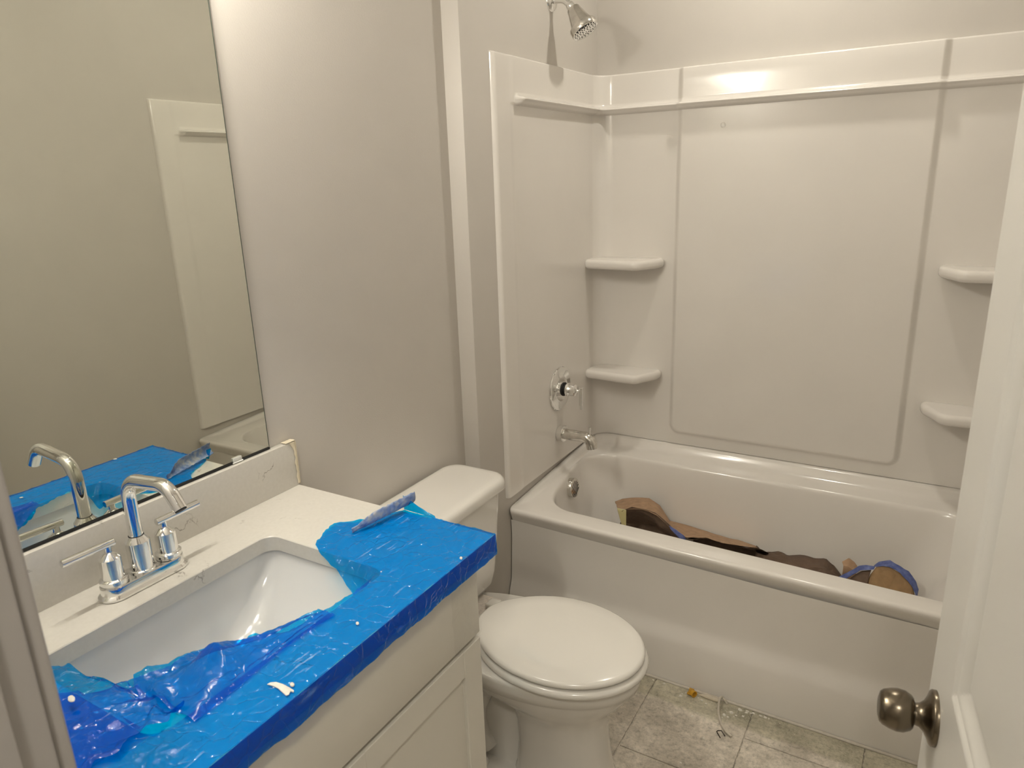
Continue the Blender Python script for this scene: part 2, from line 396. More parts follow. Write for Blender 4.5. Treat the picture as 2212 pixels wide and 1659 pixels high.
# ------------------------------------------------------------------ door leaf, open into the room
ang = R(97); DV = Vector((math.cos(ang), math.sin(ang), 0)); DN = Vector((-DV.y, DV.x, 0))   # DN: towards the bath side face
ED = Vector((1.295, -0.107, 0))
DW = 0.711; DH = 2.03; DT = 0.035
if DN.x > 0: DN = -DN
def door_depth(s_, z):
    """depth of the moulded panels, s_ measured from the latch edge"""
    def one(z0, z1):
        a = min(s_-0.120, DW-0.120-s_, z-z0, z1-z)      # distance inside the panel outline
        if a <= 0: return 0.0
        if a < 0.006: return 0.004*(a/0.006)
        if a < 0.026: return 0.004+0.009*sm(0.006, 0.026, a)
        if a < 0.044: return 0.013-0.006*sm(0.028, 0.044, a)
        return 0.007
    return max(one(0.995, 1.91), one(0.23, 0.79))
ss = merged(0.0, DW, 0.05, [0.006, 0.120, 0.145, DW-0.120, DW-0.145], 0.004, 0.03)
zs = merged(0.008, DH, 0.06, [0.995, 1.02, 1.91, 1.885, 0.23, 0.255, 0.79, 0.765], 0.004, 0.03)
door = struct('door_1', B(), 'trim', smooth=0)
bpy.data.objects.remove(door)
db = B()
db.grid(lambda s_, z: ED - DV*s_ - DN*door_depth(s_, z) + Vector((0, 0, z)), ss, zs)
db.grid(lambda s_, z: ED - DV*s_ - DN*(DT-door_depth(s_, z)) + Vector((0, 0, z)), ss, zs)
for s_ in (0.0, DW): db.grid(lambda t, z: ED - DV*s_ - DN*t + Vector((0, 0, z)), [0, DT], zs)
for z in (0.008, DH): db.grid(lambda s_, t: ED - DV*s_ - DN*t + Vector((0, 0, z)), ss, [0, DT])
door = struct('door_1', db, 'trim', smooth=25, label='white moulded panel door standing open, with round metal knob')
KZ = 0.914; KO = ED - DV*0.060 + Vector((0, 0, KZ))
def knob(side):
    o_ = KO if side > 0 else KO - DN*DT
    a = DN*side
    kb = obj('door_knob', B().lathe([(0.0, 0.062), (0.012, 0.0635), (0.0185, 0.0615), (0.0215, 0.058), (0.0245, 0.050), (0.0258, 0.042), (0.0250, 0.034), (0.0215, 0.027), (0.0185, 0.0245), (0.0150, 0.0240)][::-1], o_, a, 48), 'pewter', door, 40)
    kb['label'] = 'round antique pewter door knob'
    obj('rosette', B().lathe([(0.0335, 0.0), (0.0335, 0.0045), (0.0322, 0.0062), (0.026, 0.0085), (0.019, 0.0125), (0.0145, 0.0175), (0.0132, 0.0225), (0.0132, 0.0245)], o_, a, 48), 'pewter', kb, 40)
    obj('neck_ring', B().lathe([(0.0138, 0.0228), (0.0138, 0.0248)], o_, a, 40), 'pewterdark', kb, 40)
knob(1); knob(-1)
lp = ED + Vector((0, 0, KZ))
obj('latch_plate', B().loft([[lp - DN*t + DV*0.0012 + Vector((0, 0, dz)) for t, dz in ((0.006, -0.028), (0.029, -0.028), (0.029, 0.028), (0.006, 0.028))],
    [lp - DN*t + DV*-0.001 + Vector((0, 0, dz)) for t, dz in ((0.006, -0.028), (0.029, -0.028), (0.029, 0.028), (0.006, 0.028))]], True, True), 'pewter', door, 0)

# ------------------------------------------------------------------ tub surround (three glossy panels)
TUBX0, TUBX1 = DJ, XR
ZS0, ZTOP = 0.5185, 1.928
RC = 0.075; YS = 0.845
def surround():
    root = thing('tub_surround', 'glossy white moulded wall surround above the bathtub, with corner shelves', 'tub surround', ((TUBX0+TUBX1)/2, YB, ZS0))
    La = (YB-RC)-YS; Lb = RC*PI/2; Lc = (TUBX1-TUBX0)-2*RC
    T = 2*La+2*Lb+Lc
    def path(s_):
        """-> base point, inward normal, square-corner point, (zone, coordinate)"""
        if s_ <= La: return Vector((TUBX0, YS+s_, 0)), Vector((1, 0, 0)), Vector((TUBX0, YS+s_, 0))
        s1 = s_-La
        if s1 <= Lb:
            a = PI - s1/RC; n_ = Vector((-math.cos(a), -math.sin(a), 0)); c = Vector((TUBX0+RC, YB-RC, 0)); q = c - n_*RC
            k = RC/max(abs(n_.x), abs(n_.y)); return q, n_, c - n_*k
        s1 -= Lb
        if s1 <= Lc: return Vector((TUBX0+RC+s1, YB, 0)), Vector((0, -1, 0)), Vector((TUBX0+RC+s1, YB, 0))
        s1 -= Lc
        if s1 <= Lb:
            a = PI/2 - s1/RC; n_ = Vector((-math.cos(a), -math.sin(a), 0)); c = Vector((TUBX1-RC, YB-RC, 0)); q = c - n_*RC
            k = RC/max(abs(n_.x), abs(n_.y)); return q, n_, c - n_*k
        s1 -= Lb
        return Vector((TUBX1, YB-RC-s1, 0)), Vector((-1, 0, 0)), Vector((TUBX1, YB-RC-s1, 0))
    xs = lambda x: La+Lb+(x-TUBX0-RC)
    RPL, RPR = 0.388, 1.196
    def h(s_, z):
        v = 0.016
        e = min(s_, T-s_)                                   # distance from the room-side edge
        col = 1-sm(0.080, 0.110, e)                         # flat column along that edge
        cen = sm(xs(RPL)-0.011, xs(RPL)+0.013, s_)*(1-sm(xs(RPR)-0.013, xs(RPR)+0.011, s_))
        below = 1-sm(1.786, 1.797, z)
        v -= 0.002*col
        v -= 0.004*below*(1-col)
        if z < 1.2:                                         # raised centre field with rounded lower corners
            hw = (xs(RPR)-xs(RPL))/2; qx = abs(s_-(xs(RPL)+xs(RPR))/2)-hw+.035; qz = 0.568-z+.035
            dd = math.hypot(max(qx, 0), max(qz, 0))+min(max(qx, qz), 0)-.035
            cen = 1-sm(-.013, .011, dd)
        v += 0.017*cen
        # rounded ledge
        lon = sm(0.108, 0.130, e)
        led = max(0.0, 1-((z-1.8005)/0.0125)**2)**0.5 if abs(z-1.8005) < 0.0125 else 0.0
        v += 0.022*led*lon
        up = sm(1.797, 1.806, z)*(1-sm(1.806, 1.826, z))
        v += 0.010*up*lon
        v *= min(1, math.sqrt(max(0, 1-(1-min(1, e/0.013))**2)) if e < 0.013 else 1)   # rolled front edge
        tz = ZTOP - z
        if tz < 0.007: v *= 0.55+0.45*math.sqrt(max(0, 1-(1-tz/0.007)**2))
        return v
    zz = merged(ZS0, ZTOP, 0.05, [1.8005], 0.0018, 0.03)+merged(ZS0, 0.625, 0.004, []) 
    zz = sorted(set([round(v_, 5) for v_ in zz] + [ZTOP-0.0005, ZTOP-0.0015, ZTOP-0.003, ZTOP-0.005, ZTOP-0.007]))
    feats = [xs(RPL), xs(RPR)]
    sall = merged(0, T, 0.03, feats+[0.10, T-0.10], 0.002, 0.018)+merged(xs(RPL)-.01, xs(RPL)+.06, .004, [])+merged(xs(RPR)-.06, xs(RPR)+.01, .004, [])
    sall = sorted(set(sall + [round(v, 5) for v in lin(0, 0.016, 9)] + [round(T-v, 5) for v in lin(0, 0.016, 9)]
                      + [round(La-0.004+v, 5) for v in lin(0, Lb+0.008, 22)] + [round(T-La+0.004-v, 5) for v in lin(0, Lb+0.008, 22)]
                      + [round(0.105+v, 5) for v in lin(0, 0.03, 10)] + [round(T-0.105-v, 5) for v in lin(0, 0.03, 10)]))
    cut1, cut2 = La-0.022, T-La+0.022
    def piece(name, a, b_, label=None):
        sl = [a]+[v for v in sall if a+0.0004 < v < b_-0.0004]+[b_]
        bb = B()
        def P(s_, z):
            q, n_, sq = path(s_); return q + n_*h(s_, z) + Vector((0, 0, z))
        bb.grid(P, sl, zz)
        bb.grid(lambda s_, k: (P(s_, ZTOP) if k == 0 else path(s_)[2]+Vector((0, 0, ZTOP+0.001))), sl, [0, 1])
        o = obj(name, bb, 'acrylic', root, 50)
        if label: o['label'] = label
        return o
    piece('side_panel', 0, cut1-0.0004); piece('back_panel', cut1+0.0004, cut2-0.0004); piece('side_panel', cut2+0.0004, T)
    # corner shelves
    def shelf(pts, z0, z1):
        bm = bmesh.new()
        vs = [bm.verts.new((p[0], p[1], z0)) for p in pts]; f = bm.faces.new(vs)
        r_ = bmesh.ops.extrude_face_region(bm, geom=[f])
        for g in r_['geom']:
            if isinstance(g, bmesh.types.BMVert): g.co.z = z1
        bmesh.ops.recalc_face_normals(bm, faces=bm.faces)
        ve = [e for e in bm.edges if abs(e.verts[0].co.z-e.verts[1].co.z) > 0.01]
        bmesh.ops.bevel(bm, geom=ve, offset=0.022, segments=5, affect='EDGES', profile=0.5)
        he = [e for e in bm.edges if abs(e.verts[0].co.z-e.verts[1].co.z) < 0.001]
        bmesh.ops.bevel(bm, geom=he, offset=0.0145, segments=5, affect='EDGES', profile=0.5)
        bb = B(); bb.frombm(bm); obj('corner_shelf', bb, 'acrylic', root, 50)
    for zt in (1.262, 0.822):
        shelf([(TUBX0+0.003, YB-0.004), (TUBX0+0.003, 1.466), (0.285, 1.450), (0.345, 1.555), (0.345, YB-0.004)], zt-0.036, zt)
    for zt in (1.264, 0.812):
        shelf([(TUBX1-0.003, YB-0.004), (1.245, YB-0.004), (1.245, 1.555), (1.305, 1.450), (TUBX1-0.003, 1.466)], zt-0.036, zt)
    # a dab of glue residue on the centre field
    c = at(1562, 270, 'y', YB-0.030)
    bb = B().lathe([(0.0095, 0.0), (0.008, 0.0012), (0.004, 0.002), (0.0015, 0.0012)], (c.x, YB-0.0290, c.z), (0, -1, 0), 14)
    bb.v = [(x+0.002*nz(x*300, z*300), y, z+0.003*nz(x*250, z*250, 3)) for x, y, z in bb.v]
    obj('glue_dab', bb, 'china', root, 60)
surround()

# ------------------------------------------------------------------ bathtub
def bathtub():
    root = thing('bathtub', 'white alcove bathtub with plain apron, below the wall surround', 'bathtub', ((TUBX0+TUBX1)/2, 1.22, 0))
    X0, X1 = TUBX0+0.002, TUBX1-0.002
    def fy(x): return .022*max(0.0, (1.0-x)/.6)
    def ring(x0, x1, y0, y1, r_, z, tl=0.0, lift=0.0):
        out = []
        for x, y, zq in rr(x0, x1, y0, y1, r_, z, 14):
            wf = 1-sm(.98, 1.25, y); wl = 1-sm(.12, .55, x)
            out.append((x+tl*wf*wl, y+fy(x)*wf, zq+lift*sm(.868, .93, y)))
        return out
    ZR = .476
    rings = [ring(X0, X1, .842, YB-.002, .010, .410), ring(X0, X1, .8365, YB-.002, .010, .426), ring(X0, X1, .831, YB-.002, .012, .440), ring(X0, X1, .8245, YB-.002, .014, .452), ring(X0, X1, .8205, YB-.002, .016, .461, 0, .03), ring(X0, X1, .8195, YB-.002, .017, .467, 0, .045),
             ring(X0, X1, .8215, YB-.002, .018, .4725, 0, .044), ring(X0, X1, .826, YB-.002, .020, .4755, 0, .0415), ring(X0+.001, X1-.001, .833, YB-.003, .020, ZR, 0, .041),
             ring(X0+.017, X1-.017, .842, YB-.027, .03, ZR, 0, .040), ring(X0+.0205, X1-.0205, .846, YB-.032, .034, ZR, 0, .030), ring(X0+.0245, X1-.0245, .850, YB-.040, .038, ZR, 0, .014),
             ring(X0+.0275, X1-.030, .854, YB-.050, .042, ZR, 0, .004), ring(X0+.0325, X1-.040, .858, YB-.062, .05, ZR, .01, 0),
             ring(.086, 1.470, .897, 1.486, .13, ZR, .05), ring(.0885, 1.466, .900, 1.483, .13, ZR-.0008, .05), ring(.091, 1.462, .9025, 1.480, .13, ZR-.003, .05), ring(.0935, 1.458, .905, 1.477, .13, ZR-.0075, .05),
             ring(.096, 1.453, .908, 1.474, .13, ZR-.016, .05), ring(.103, 1.432, .916, 1.466, .125, .420, .045),
             ring(.122, 1.390, .930, 1.452, .12, .340, .03), ring(.144, 1.345, .945, 1.436, .115, .260, .02), ring(.175, 1.305, .958, 1.420, .11, .205, .015),
             ring(.195, 1.275, .974, 1.404, .10, .170, .01), ring(.225, 1.245, .998, 1.380, .09, .147), ring(.275, 1.205, 1.035, 1.341, .07, .136), ring(.40, 1.10, 1.12, 1.25, .05, .133)]
    obj('basin', B().loft(rings, False, True), 'acrylic', root, 60)
    prof = [(.8385, .428), (.8395, .415), (.8415, .40), (.845, .37), (.852, .30), (.858, .24), (.8595, .215), (.858, .200), (.853, .184), (.847, .170), (.843, .158), (.841, .145), (.8415, .08), (.843, 0.0), (.87, 0.0)]
    xs_ = lin(X0+.001, X1-.001, 24)
    obj('apron', B().loft([[(x, y+fy(x)*sm(.18, .42, z)*.9, z) for y, z in prof] for x in xs_], closed=False), 'acrylic', root, 60)
    # overflow cover on the head-end wall
    c = Vector((0.108, 1.212, 0.420)); ax = Vector((1, 0, 0.13)).normalized()
    ov = obj('overflow_cover', B().lathe([(.0365, 0), (.0375, .004), (.0375, .033), (.036, .0355), (.0335, .0365), (.0, .0365)], c, ax, 48, False, False), 'chromedusty', root, 40)
    u_ = Vector((0, 1, 0)); w_ = ax.cross(u_)
    for i in range(-2, 3):
        half = math.sqrt(.027**2-(i*.0105)**2); dr = (u_*math.cos(R(35))+w_*math.sin(R(35))); pr_ = ax.cross(dr)
        p0 = c+ax*.0368+pr_*(i*.0105)
        obj('slot', B().tube([p0-dr*half, p0+dr*half], .0011, 8), 'black', ov, 0)
    obj('caulk_bead', B().tube([(X0+.01, .838, .003), (.6, .8385, .003), (X1-.01, .838, .003)], .0045, 8), 'caulk', root, 60)
bathtub()

# ------------------------------------------------------------------ shower fittings
XP = DJ + 0.0125          # face of the surround on the plumbing wall
def shower_head():
    F = Vector((DJ, 1.240, 2.122))
    root = thing('shower_fixture', 'chrome shower head on a bent arm, above the tub surround', 'shower head', F)
    obj('flange', B().lathe([(.032, 0), (.0315, .003), (.027, .009), (.018, .0125), (.0125, .0135)], F, (1, 0, 0), 40), 'chrome', root, 40)
    p = [F+Vector((0, 0, 0)), F+Vector((.022, 0, 0))]
    for i in range(9):
        a = R(40*i/8); p.append(F+Vector((.030+.040*math.sin(a), 0, -.040*(1-math.cos(a)))))
    e = p[-1]; dr = Vector((math.cos(R(42)), 0, -math.sin(R(42)))); p.append(e+dr*.022)
    obj('arm', B().tube(p, .0105, 20), 'chrome', root, 40)
    b0 = e+dr*.012; ax = Vector((.52, 0, -.854)).normalized()
    obj('ball_joint', B().lathe([(.0125, 0), (.0145, .004), (.0145, .012), (.0125, .016), (.013, .019), (.013, .026)], b0, dr, 28), 'chrome', root, 40)
    q = b0+dr*.018
    hd = obj('head', B().lathe([(.0, .000), (.0195, .001), (.0215, .004), (.0240, .016), (.0375, .062), (.0440, .064), (.0455, .067), (.0455, .084), (.0442, .0865)], q, ax, 56, True, False), 'chromedusty', root, 40)
    obj('face_plate', B().lathe([(.0442, .0862), (.042, .0852), (.0, .0852)], q, ax, 48, False, False), 'chrome', hd, 40)
    u_ = Vector((0, 1, 0)); w_ = ax.cross(u_)
    nb = B()
    for rad, n_ in ((.010, 6), (.019, 12), (.0285, 16), (.0365, 20)):
        for i in range(n_):
            a = 2*PI*i/n_+rad*90; c = q+ax*.0852+(u_*math.cos(a)+w_*math.sin(a))*rad
            nb.lathe([(.0024, 0), (.0020, .0006), (.001, .0008)], c, ax, 8)
    nzl = obj('spray_nozzles', nb, 'black', hd, 0); nzl['kind'] = 'stuff'
shower_head()
def valve():
    F = Vector((XP, 1.235, 0.807))
    root = thing('shower_valve', 'round chrome valve plate with a small lever handle above the tub spout', 'shower valve', F)
    pl = obj('escutcheon', B().lathe([(.084, 0), (.084, .003), (.0815, .006), (.074, .0085), (.050, .0100), (.047, .0112), (.044, .0100), (.030, .0102), (.0, .0102)], F, (1, 0, 0), 64, True, False), 'chrome', root, 30)
    obj('sleeve', B().lathe([(.026, .010), (.026, .022), (.0205, .0225), (.0205, .034)], F, (1, 0, 0), 40), 'black', root, 40)
    obj('sleeve_ring', B().lathe([(.0275, .0085), (.0275, .016), (.025, .017)], F, (1, 0, 0), 40), 'chrome', root, 40)
    hb = obj('handle', B().lathe([(.0225, .032), (.0255, .034), (.0255, .0375), (.0235, .0395), (.0225, .041), (.0225, .066), (.021, .068), (.008, .0725), (.0065, .075), (.0065, .090)], F, (1, 0, 0), 44), 'chrome', root, 35)
    t_ = F+Vector((.090, 0, .008))
    obj('lever', B().lathe([(.0062, 0), (.0072, .0008), (.0072, .0835), (.0062, .0845)], t_+Vector((0, .0, .006)), (0, 0, -1), 28), 'chrome', hb, 35)
valve()
def spout():
    F = Vector((XP, 1.230, 0.631))
    root = thing('tub_spout', 'chrome tub spout with a pull-up diverter pin', 'tub spout', F)
    obj('collar', B().lathe([(.031, 0), (.032, .001), (.032, .021), (.0305, .023), (.025, .024)], F, (1, 0, 0), 44), 'chrome', root, 35)
    p = [F+Vector((x, 0, 0)) for x in (.018, .04, .08, .105)]
    for i in range(1, 9):
        a = R(78*i/8); p.append(F+Vector((.105+.030*math.sin(a), 0, -.030*(1-math.cos(a)))))
    e = p[-1]; p.append(e+Vector((.003, 0, -.016)))
    r_ = [.0205]*4+[.0207, .0209, .0211, .0212, .0212, .0212, .0212, .0212, .0212]
    obj('spout_body', B().tube(p, r_, 32), 'chromedusty', root, 40)
    k = F+Vector((.126, 0, .012))
    obj('diverter_pin', B().lathe([(.0035, 0), (.0035, .018), (.0052, .0185), (.0052, .0285), (.0045, .0292)], k, (0, 0, 1), 20), 'chrome', root, 35)
spout()

# ------------------------------------------------------------------ toilet
def egg(xb, xf, w, z, wb, n=56, pw=2.6):
    """plan outline: rounded front at xf, squarer narrower back at xb; half width w at the widest, wb at the back"""
    xc = xb + (xf-xb)*0.52; pts = []
    for i in range(n):
        t = 2*PI*i/n; c, s_ = math.cos(t), math.sin(t)
        if c >= 0:
            x = xc+(xf-xc)*c; y = w*s_
        else:
            x = xc-(xc-xb)*abs(c)**(2/pw); y = w*(1 if s_ > 0 else -1)*abs(s_)**(2/pw)
            k = (xc-x)/(xc-xb); y *= 1-(1-wb/w)*k*k
        pts.append((x, y, z))
    return pts
def toilet():
    YT = 0.372
    root = thing('toilet', 'white two-piece toilet with closed lid between vanity and bathtub', 'toilet', (0.4, YT, 0))
    sh = lambda ring: [(x, y+YT, z) for x, y, z in ring]
    # lid and seat
    def slab(name, xb, xf, w, wb, z0, z1, rnd, dome, mat, par):
        rs = [sh(egg(xb+rnd*.9, xf-rnd*.9, w-rnd*.9, z0, wb-rnd*.9)), sh(egg(xb+rnd*.25, xf-rnd*.25, w-rnd*.25, z0+rnd*.25, wb-rnd*.25)),
              sh(egg(xb, xf, w, z0+rnd*.8, wb)), sh(egg(xb, xf, w, z1-rnd, wb)), sh(egg(xb+rnd*.3, xf-rnd*.3, w-rnd*.3, z1-rnd*.4, wb-rnd*.3)), sh(egg(xb+rnd, xf-rnd, w-rnd, z1, wb-rnd))]
        for k in (0.8, 0.55, 0.3, 0.08):
            cx_ = (xb+xf)/2
            rs.append([((x-cx_)*k+cx_, (y-YT)*k+YT, z1+dome*(1-k*k)) for x, y, z in sh(egg(xb+rnd, xf-rnd, w-rnd, z1, wb-rnd))])
        return obj(name, B().loft(rs, True, True), mat, par, 60)
    slab('seat_lid', .262, .728, .178, .118, .4045, .4225, .009, .004, 'seat', root)
    slab('seat', .258, .736, .184, .122, .380, .4005, .009, 0, 'seat', root)
    for sy in (-.075, .075):
        obj('hinge_cap', B().box(.232, .268, YT+sy-.020, YT+sy+.020, .384, .402, .006, 3), 'seat', root, 40)
    # bowl + pedestal
    rs = []
    for z, xb, xf, w, wb in ((.0, .380, .660, .106, .106), (.010, .380, .660, .106, .106), (.03, .388, .650, .102, .102), (.10, .394, .640, .098, .098), (.17, .392, .634, .096, .096), (.205, .382, .634, .098, .096), (.228, .36, .642, .106, .098),
                          (.255, .30, .655, .124, .104), (.285, .21, .682, .148, .114), (.310, .12, .700, .163, .120), (.324, .085, .708, .169, .123), (.329, .075, .711, .171, .124), (.332, .07, .717, .175, .126), (.352, .062, .722, .1785, .128), (.368, .058, .724, .180, .130), (.377, .058, .722, .179, .130), (.380, .06, .716, .174, .128)):
        rs.append(sh(egg(xb, xf, w, z, wb, pw=3.4 if z < .25 else 2.6)))
    obj('bowl', B().loft(rs, True, True), 'china', root, 60)
    bk = [rr(.13, .42, YT-.075, YT+.075, .03, z, 6) if z < .02 else rr(.12-.05*(z > .25), .44, YT-.058-.03*sm(.2, .33, z), YT+.058+.03*sm(.2, .33, z), .03, z, 6) for z in (0, .012, .03, .12, .2, .25, .29, .33, .374)]
    obj('trap_housing', B().loft(bk, True, True), 'china', root, 60)
    obj('deck', B().loft([rr(.045, .262, YT-.118, YT+.118, .02, .372), rr(.045, .262, YT-.118, YT+.118, .02, .383), rr(.05, .257, YT-.113, YT+.113, .02, .386)], False, True), 'chinadust', root, 40)
    for sgn in (-1, 1):    # moulded trapway on the flanks, bolt caps
        p = [(.40, .26), (.35, .262), (.30, .235), (.270, .175), (.262, .12), (.275, .07), (.30, .03)]
        obj('trapway', B().tube([(x, YT+sgn*.062, z) for x, z in p], [.026, .030, .033, .034, .034, .034, .034], 18), 'china', root, 60)
        obj('bolt_cap', B().lathe([(.013, 0), (.013, .008), (.009, .014), (0, .016)], (.315, YT+sgn*.105, .016), (0, 0, 1), 20), 'china', root, 50)
        obj('foot_flange', B().box(.17, .46, YT+sgn*.055-.068, YT+sgn*.055+.068, 0, .016, .006, 2), 'china', root, 40)
    # tank
    ts = []
    for z, x0, x1, hw, r_ in ((.386, .075, .170, .150, .03), (.392, .055, .185, .172, .04), (.41, .042, .195, .185, .045), (.45, .034, .202, .194, .048), (.55, .028, .208, .204, .05), (.65, .026, .212, .212, .05), (.708, .025, .214, .215, .05)):
        ts.append([(x+(.010*(1-((y-YT)/hw)**2) if x > .12 else 0), y, z) for x, y, _ in rr(x0, x1, YT-hw, YT+hw, r_, z, 8)])
    obj('tank', B().loft(ts, True, True), 'china', root, 60)
    ls = []
    for z, k in ((.706, .006), (.7075, .001), (.712, 0.0), (.726, 0.0), (.733, .003), (.738, .008), (.741, .016), (.742, .03)):
        ls.append([(x+(.012*(1-((y-YT)/.24)**2) if x > .12 else 0), y, z) for x, y, _ in rr(.012+k, .228-k, YT-.230+k, YT+.230-k, .055-k*.6, z, 10)])
    obj('tank_lid', B().loft(ls, True, True), 'china', root, 60)
    fl_ = obj('flush_lever', B().lathe([(.012, 0), (.012, .008), (.006, .010), (.006, .018)], (.222, YT-.155, .665), (1, 0, 0), 20), 'chrome', root, 40)
    obj('lever_arm', B().tube([(.238, YT-.155, .665), (.240, YT-.12, .662), (.240, YT-.085, .657)], [.006, .005, .006], 12), 'chrome', fl_, 40)
toilet()

# ------------------------------------------------------------------ vanity cabinet
VL, VR = YF+0.003, -0.035
def vanity():
    root = thing('vanity_cabinet', 'greige painted shaker vanity cabinet below the blue-filmed countertop', 'vanity', (0.26, (VL+VR)/2, 0))
    XF = .514
    body = B().box(.005, XF, VR-.016, VR, .0, .871).box(.005, XF, VL, VL+.016, .0, .871).box(.005, .02, VL, VR, .10, .871).box(.005, XF-.003, VL, VR, .09, .105)
    body.box(XF-.018, XF, VL, VR, .84, .871).box(XF-.018, XF, VL, VR, .67, .705).box(XF-.018, XF, VL, VL+.03, .1, .871).box(XF-.018, XF, VR-.03, VR, .1, .871)
    obj('carcass', body, 'cab', root, 0)
    obj('toe_kick', B().box(XF-.075, XF-.06, VL+.016, VR-.016, .0, .095), 'cab', root, 0)
    obj('drawer_front', B().box(XF+.001, XF+.020, VL+.006, VR-.002, .702, .852, .0018, 2), 'cab', root, 30)
    mid = (VL+VR)/2
    for y0, y1 in ((mid+.0015, VR-.002), (VL+.006, mid-.0015)):
        d_ = obj('door', B().box(XF+.001, XF+.012, y0+.045, y1-.045, .155, .645), 'cab', root, 0)
        zt, zb_ = .690, .11; sw = .0575
        for a, b_ in ((y0, y0+sw), (y1-sw, y1)): obj('stile', B().box(XF+.001, XF+.020, a, b_, zb_, zt, .0012, 1), 'cab', d_, 30)
        for a, b_ in ((zt-sw, zt), (zb_, zb_+sw)): obj('rail', B().box(XF+.001, XF+.0196, y0+sw, y1-sw, a, b_, .0010, 1), 'cab', d_, 30)
vanity()
# clear wrap still on the end of the drawer front
def wrap():
    def P(y, z): return (0.5355+0.0016*(1+ridge(y*60+z*40, z*25, 4)) + 0.001*nz(y*90, z*90), y, z)
    tag(obj('clear_wrap', B().grid(P, lin(VR-.095, VR-.001, 30), lin(.7, .86, 36)), 'clear', None, 60), 'clear wrinkled plastic wrap on the end of the drawer front', 'plastic wrap')
wrap()

# ------------------------------------------------------------------ countertop with sink cut-out, backsplash
HX0, HX1, HY0, HY1, HR = 0.150, 0.452, -0.655, -0.203, 0.028
CT = 0.031; CX1 = 0.554; CY0 = YF+0.002; CY1 = 0.0
def countertop():
    root = thing('countertop', 'white veined quartz countertop with low backsplash and sink cut-out', 'countertop', (0.27, (CY0+CY1)/2, ZC-CT))
    n = 8
    hole = rr(HX0, HX1, HY0, HY1, HR, ZC, n)
    def outer(p):
        """match each hole point with a point on the slab outline"""
        return p
    slabs = B()
    # ring between hole and slab outline, corner by corner
    co = [(CX1, CY1), (0.0, CY1), (0.0, CY0), (CX1, CY0)]
    out = []
    for k in range(4):
        for i in range(n+1): out.append((co[k][0], co[k][1], ZC))
    e = .0015
    rings = [[(x, y, ZC-CT) for x, y, z in hole], [(x, y, ZC-e) for x, y, z in hole], [(x+(e if x > .3 else -e), y+(e if y > -.43 else -e), ZC) for x, y, z in hole],
             [(x-(e if x > .3 else 0), y-(e if y > -.43 else -e), ZC) for x, y, z in out], [(x, y, ZC-e) for x, y, z in out], [(x, y, ZC-CT) for x, y, z in out], [(x, y, ZC-CT) for x, y, z in hole]]
    slabs.loft(rings)
    obj('slab', slabs, 'quartz', root, 30)
    obj('backsplash', B().box(0.0005, 0.0195, CY0, 0.0, ZC-.0002, 1.0115, .0012, 2), 'quartz', root, 30)
countertop()
def tape_():
    bb = B()
    def P(t, k):
        w = 0.0015*nz(t*80, k*9)+0.0008
        if t < 0.5: z = ZC+0.004+(1.0115-ZC-0.004)*(t/0.5); q = (0.004+0.0175*k, 0.0016+w*0.4, z)
        else: q = (0.004+0.0175*k, 0.0016-0.028*((t-0.5)/0.5), 1.0115+0.0018+w)
        return q
    bb.grid(P, lin(0, 1, 40), lin(0, 1, 5))
    def Q(t, k): z = ZC+0.004+(1.0118-ZC-0.004)*t; return (0.0205+0.0006*nz(t*30, k*5), 0.0016-(0.006+0.004*nz(t*9, 2)+0.012*sm(.8, 1, t))*k, z)
    bb.grid(Q, lin(0, 1, 40), lin(0, 1, 3))
    o = tag(obj('masking_tape', bb, 'tape', None, 60), 'torn cream masking tape around the end of the backsplash', 'tape')
    md = o.modifiers.new('thick', 'SOLIDIFY'); md.thickness = 0.0006; md.offset = 0
tape_()

def sink():
    root = thing('sink', 'white rectangular undermount sink under the quartz countertop', 'sink', (0.3, -0.43, ZC-.17))
    z = ZC-CT
    g = .008
    def ring(dx0, dx1, dy, r_, zz_): return rr(HX0-g+dx0, HX1+g-dx1, HY0-g+dy, HY1+g-dy, r_, zz_, 10)
    rs = [ring(-.02, -.02, -.02, .03, z-.012), ring(-.02, -.02, -.02, .03, z-.0005), ring(0, 0, 0, .03, z-.0005), ring(.001, .001, .002, .03, z-.006), ring(.006, .004, .018, .034, z-.04), ring(.012, .010, .045, .045, z-.075),
          ring(.022, .020, .080, .06, z-.105), ring(.040, .036, .115, .07, z-.127), ring(.070, .065, .150, .07, z-.138), ring(.11, .10, .19, .045, z-.143), ring(.135, .130, .21, .02, z-.146)]
    obj('basin', B().loft(rs, False, True), 'sink', root, 60)
    obj('drain', B().lathe([(.0, .0), (.018, .001), (.0225, .003), (.0225, 0), (.0225, -.002)][::-1], (0.301, -0.43, z-.1445), (0, 0, 1), 32), 'chrome', root, 40)
sink()

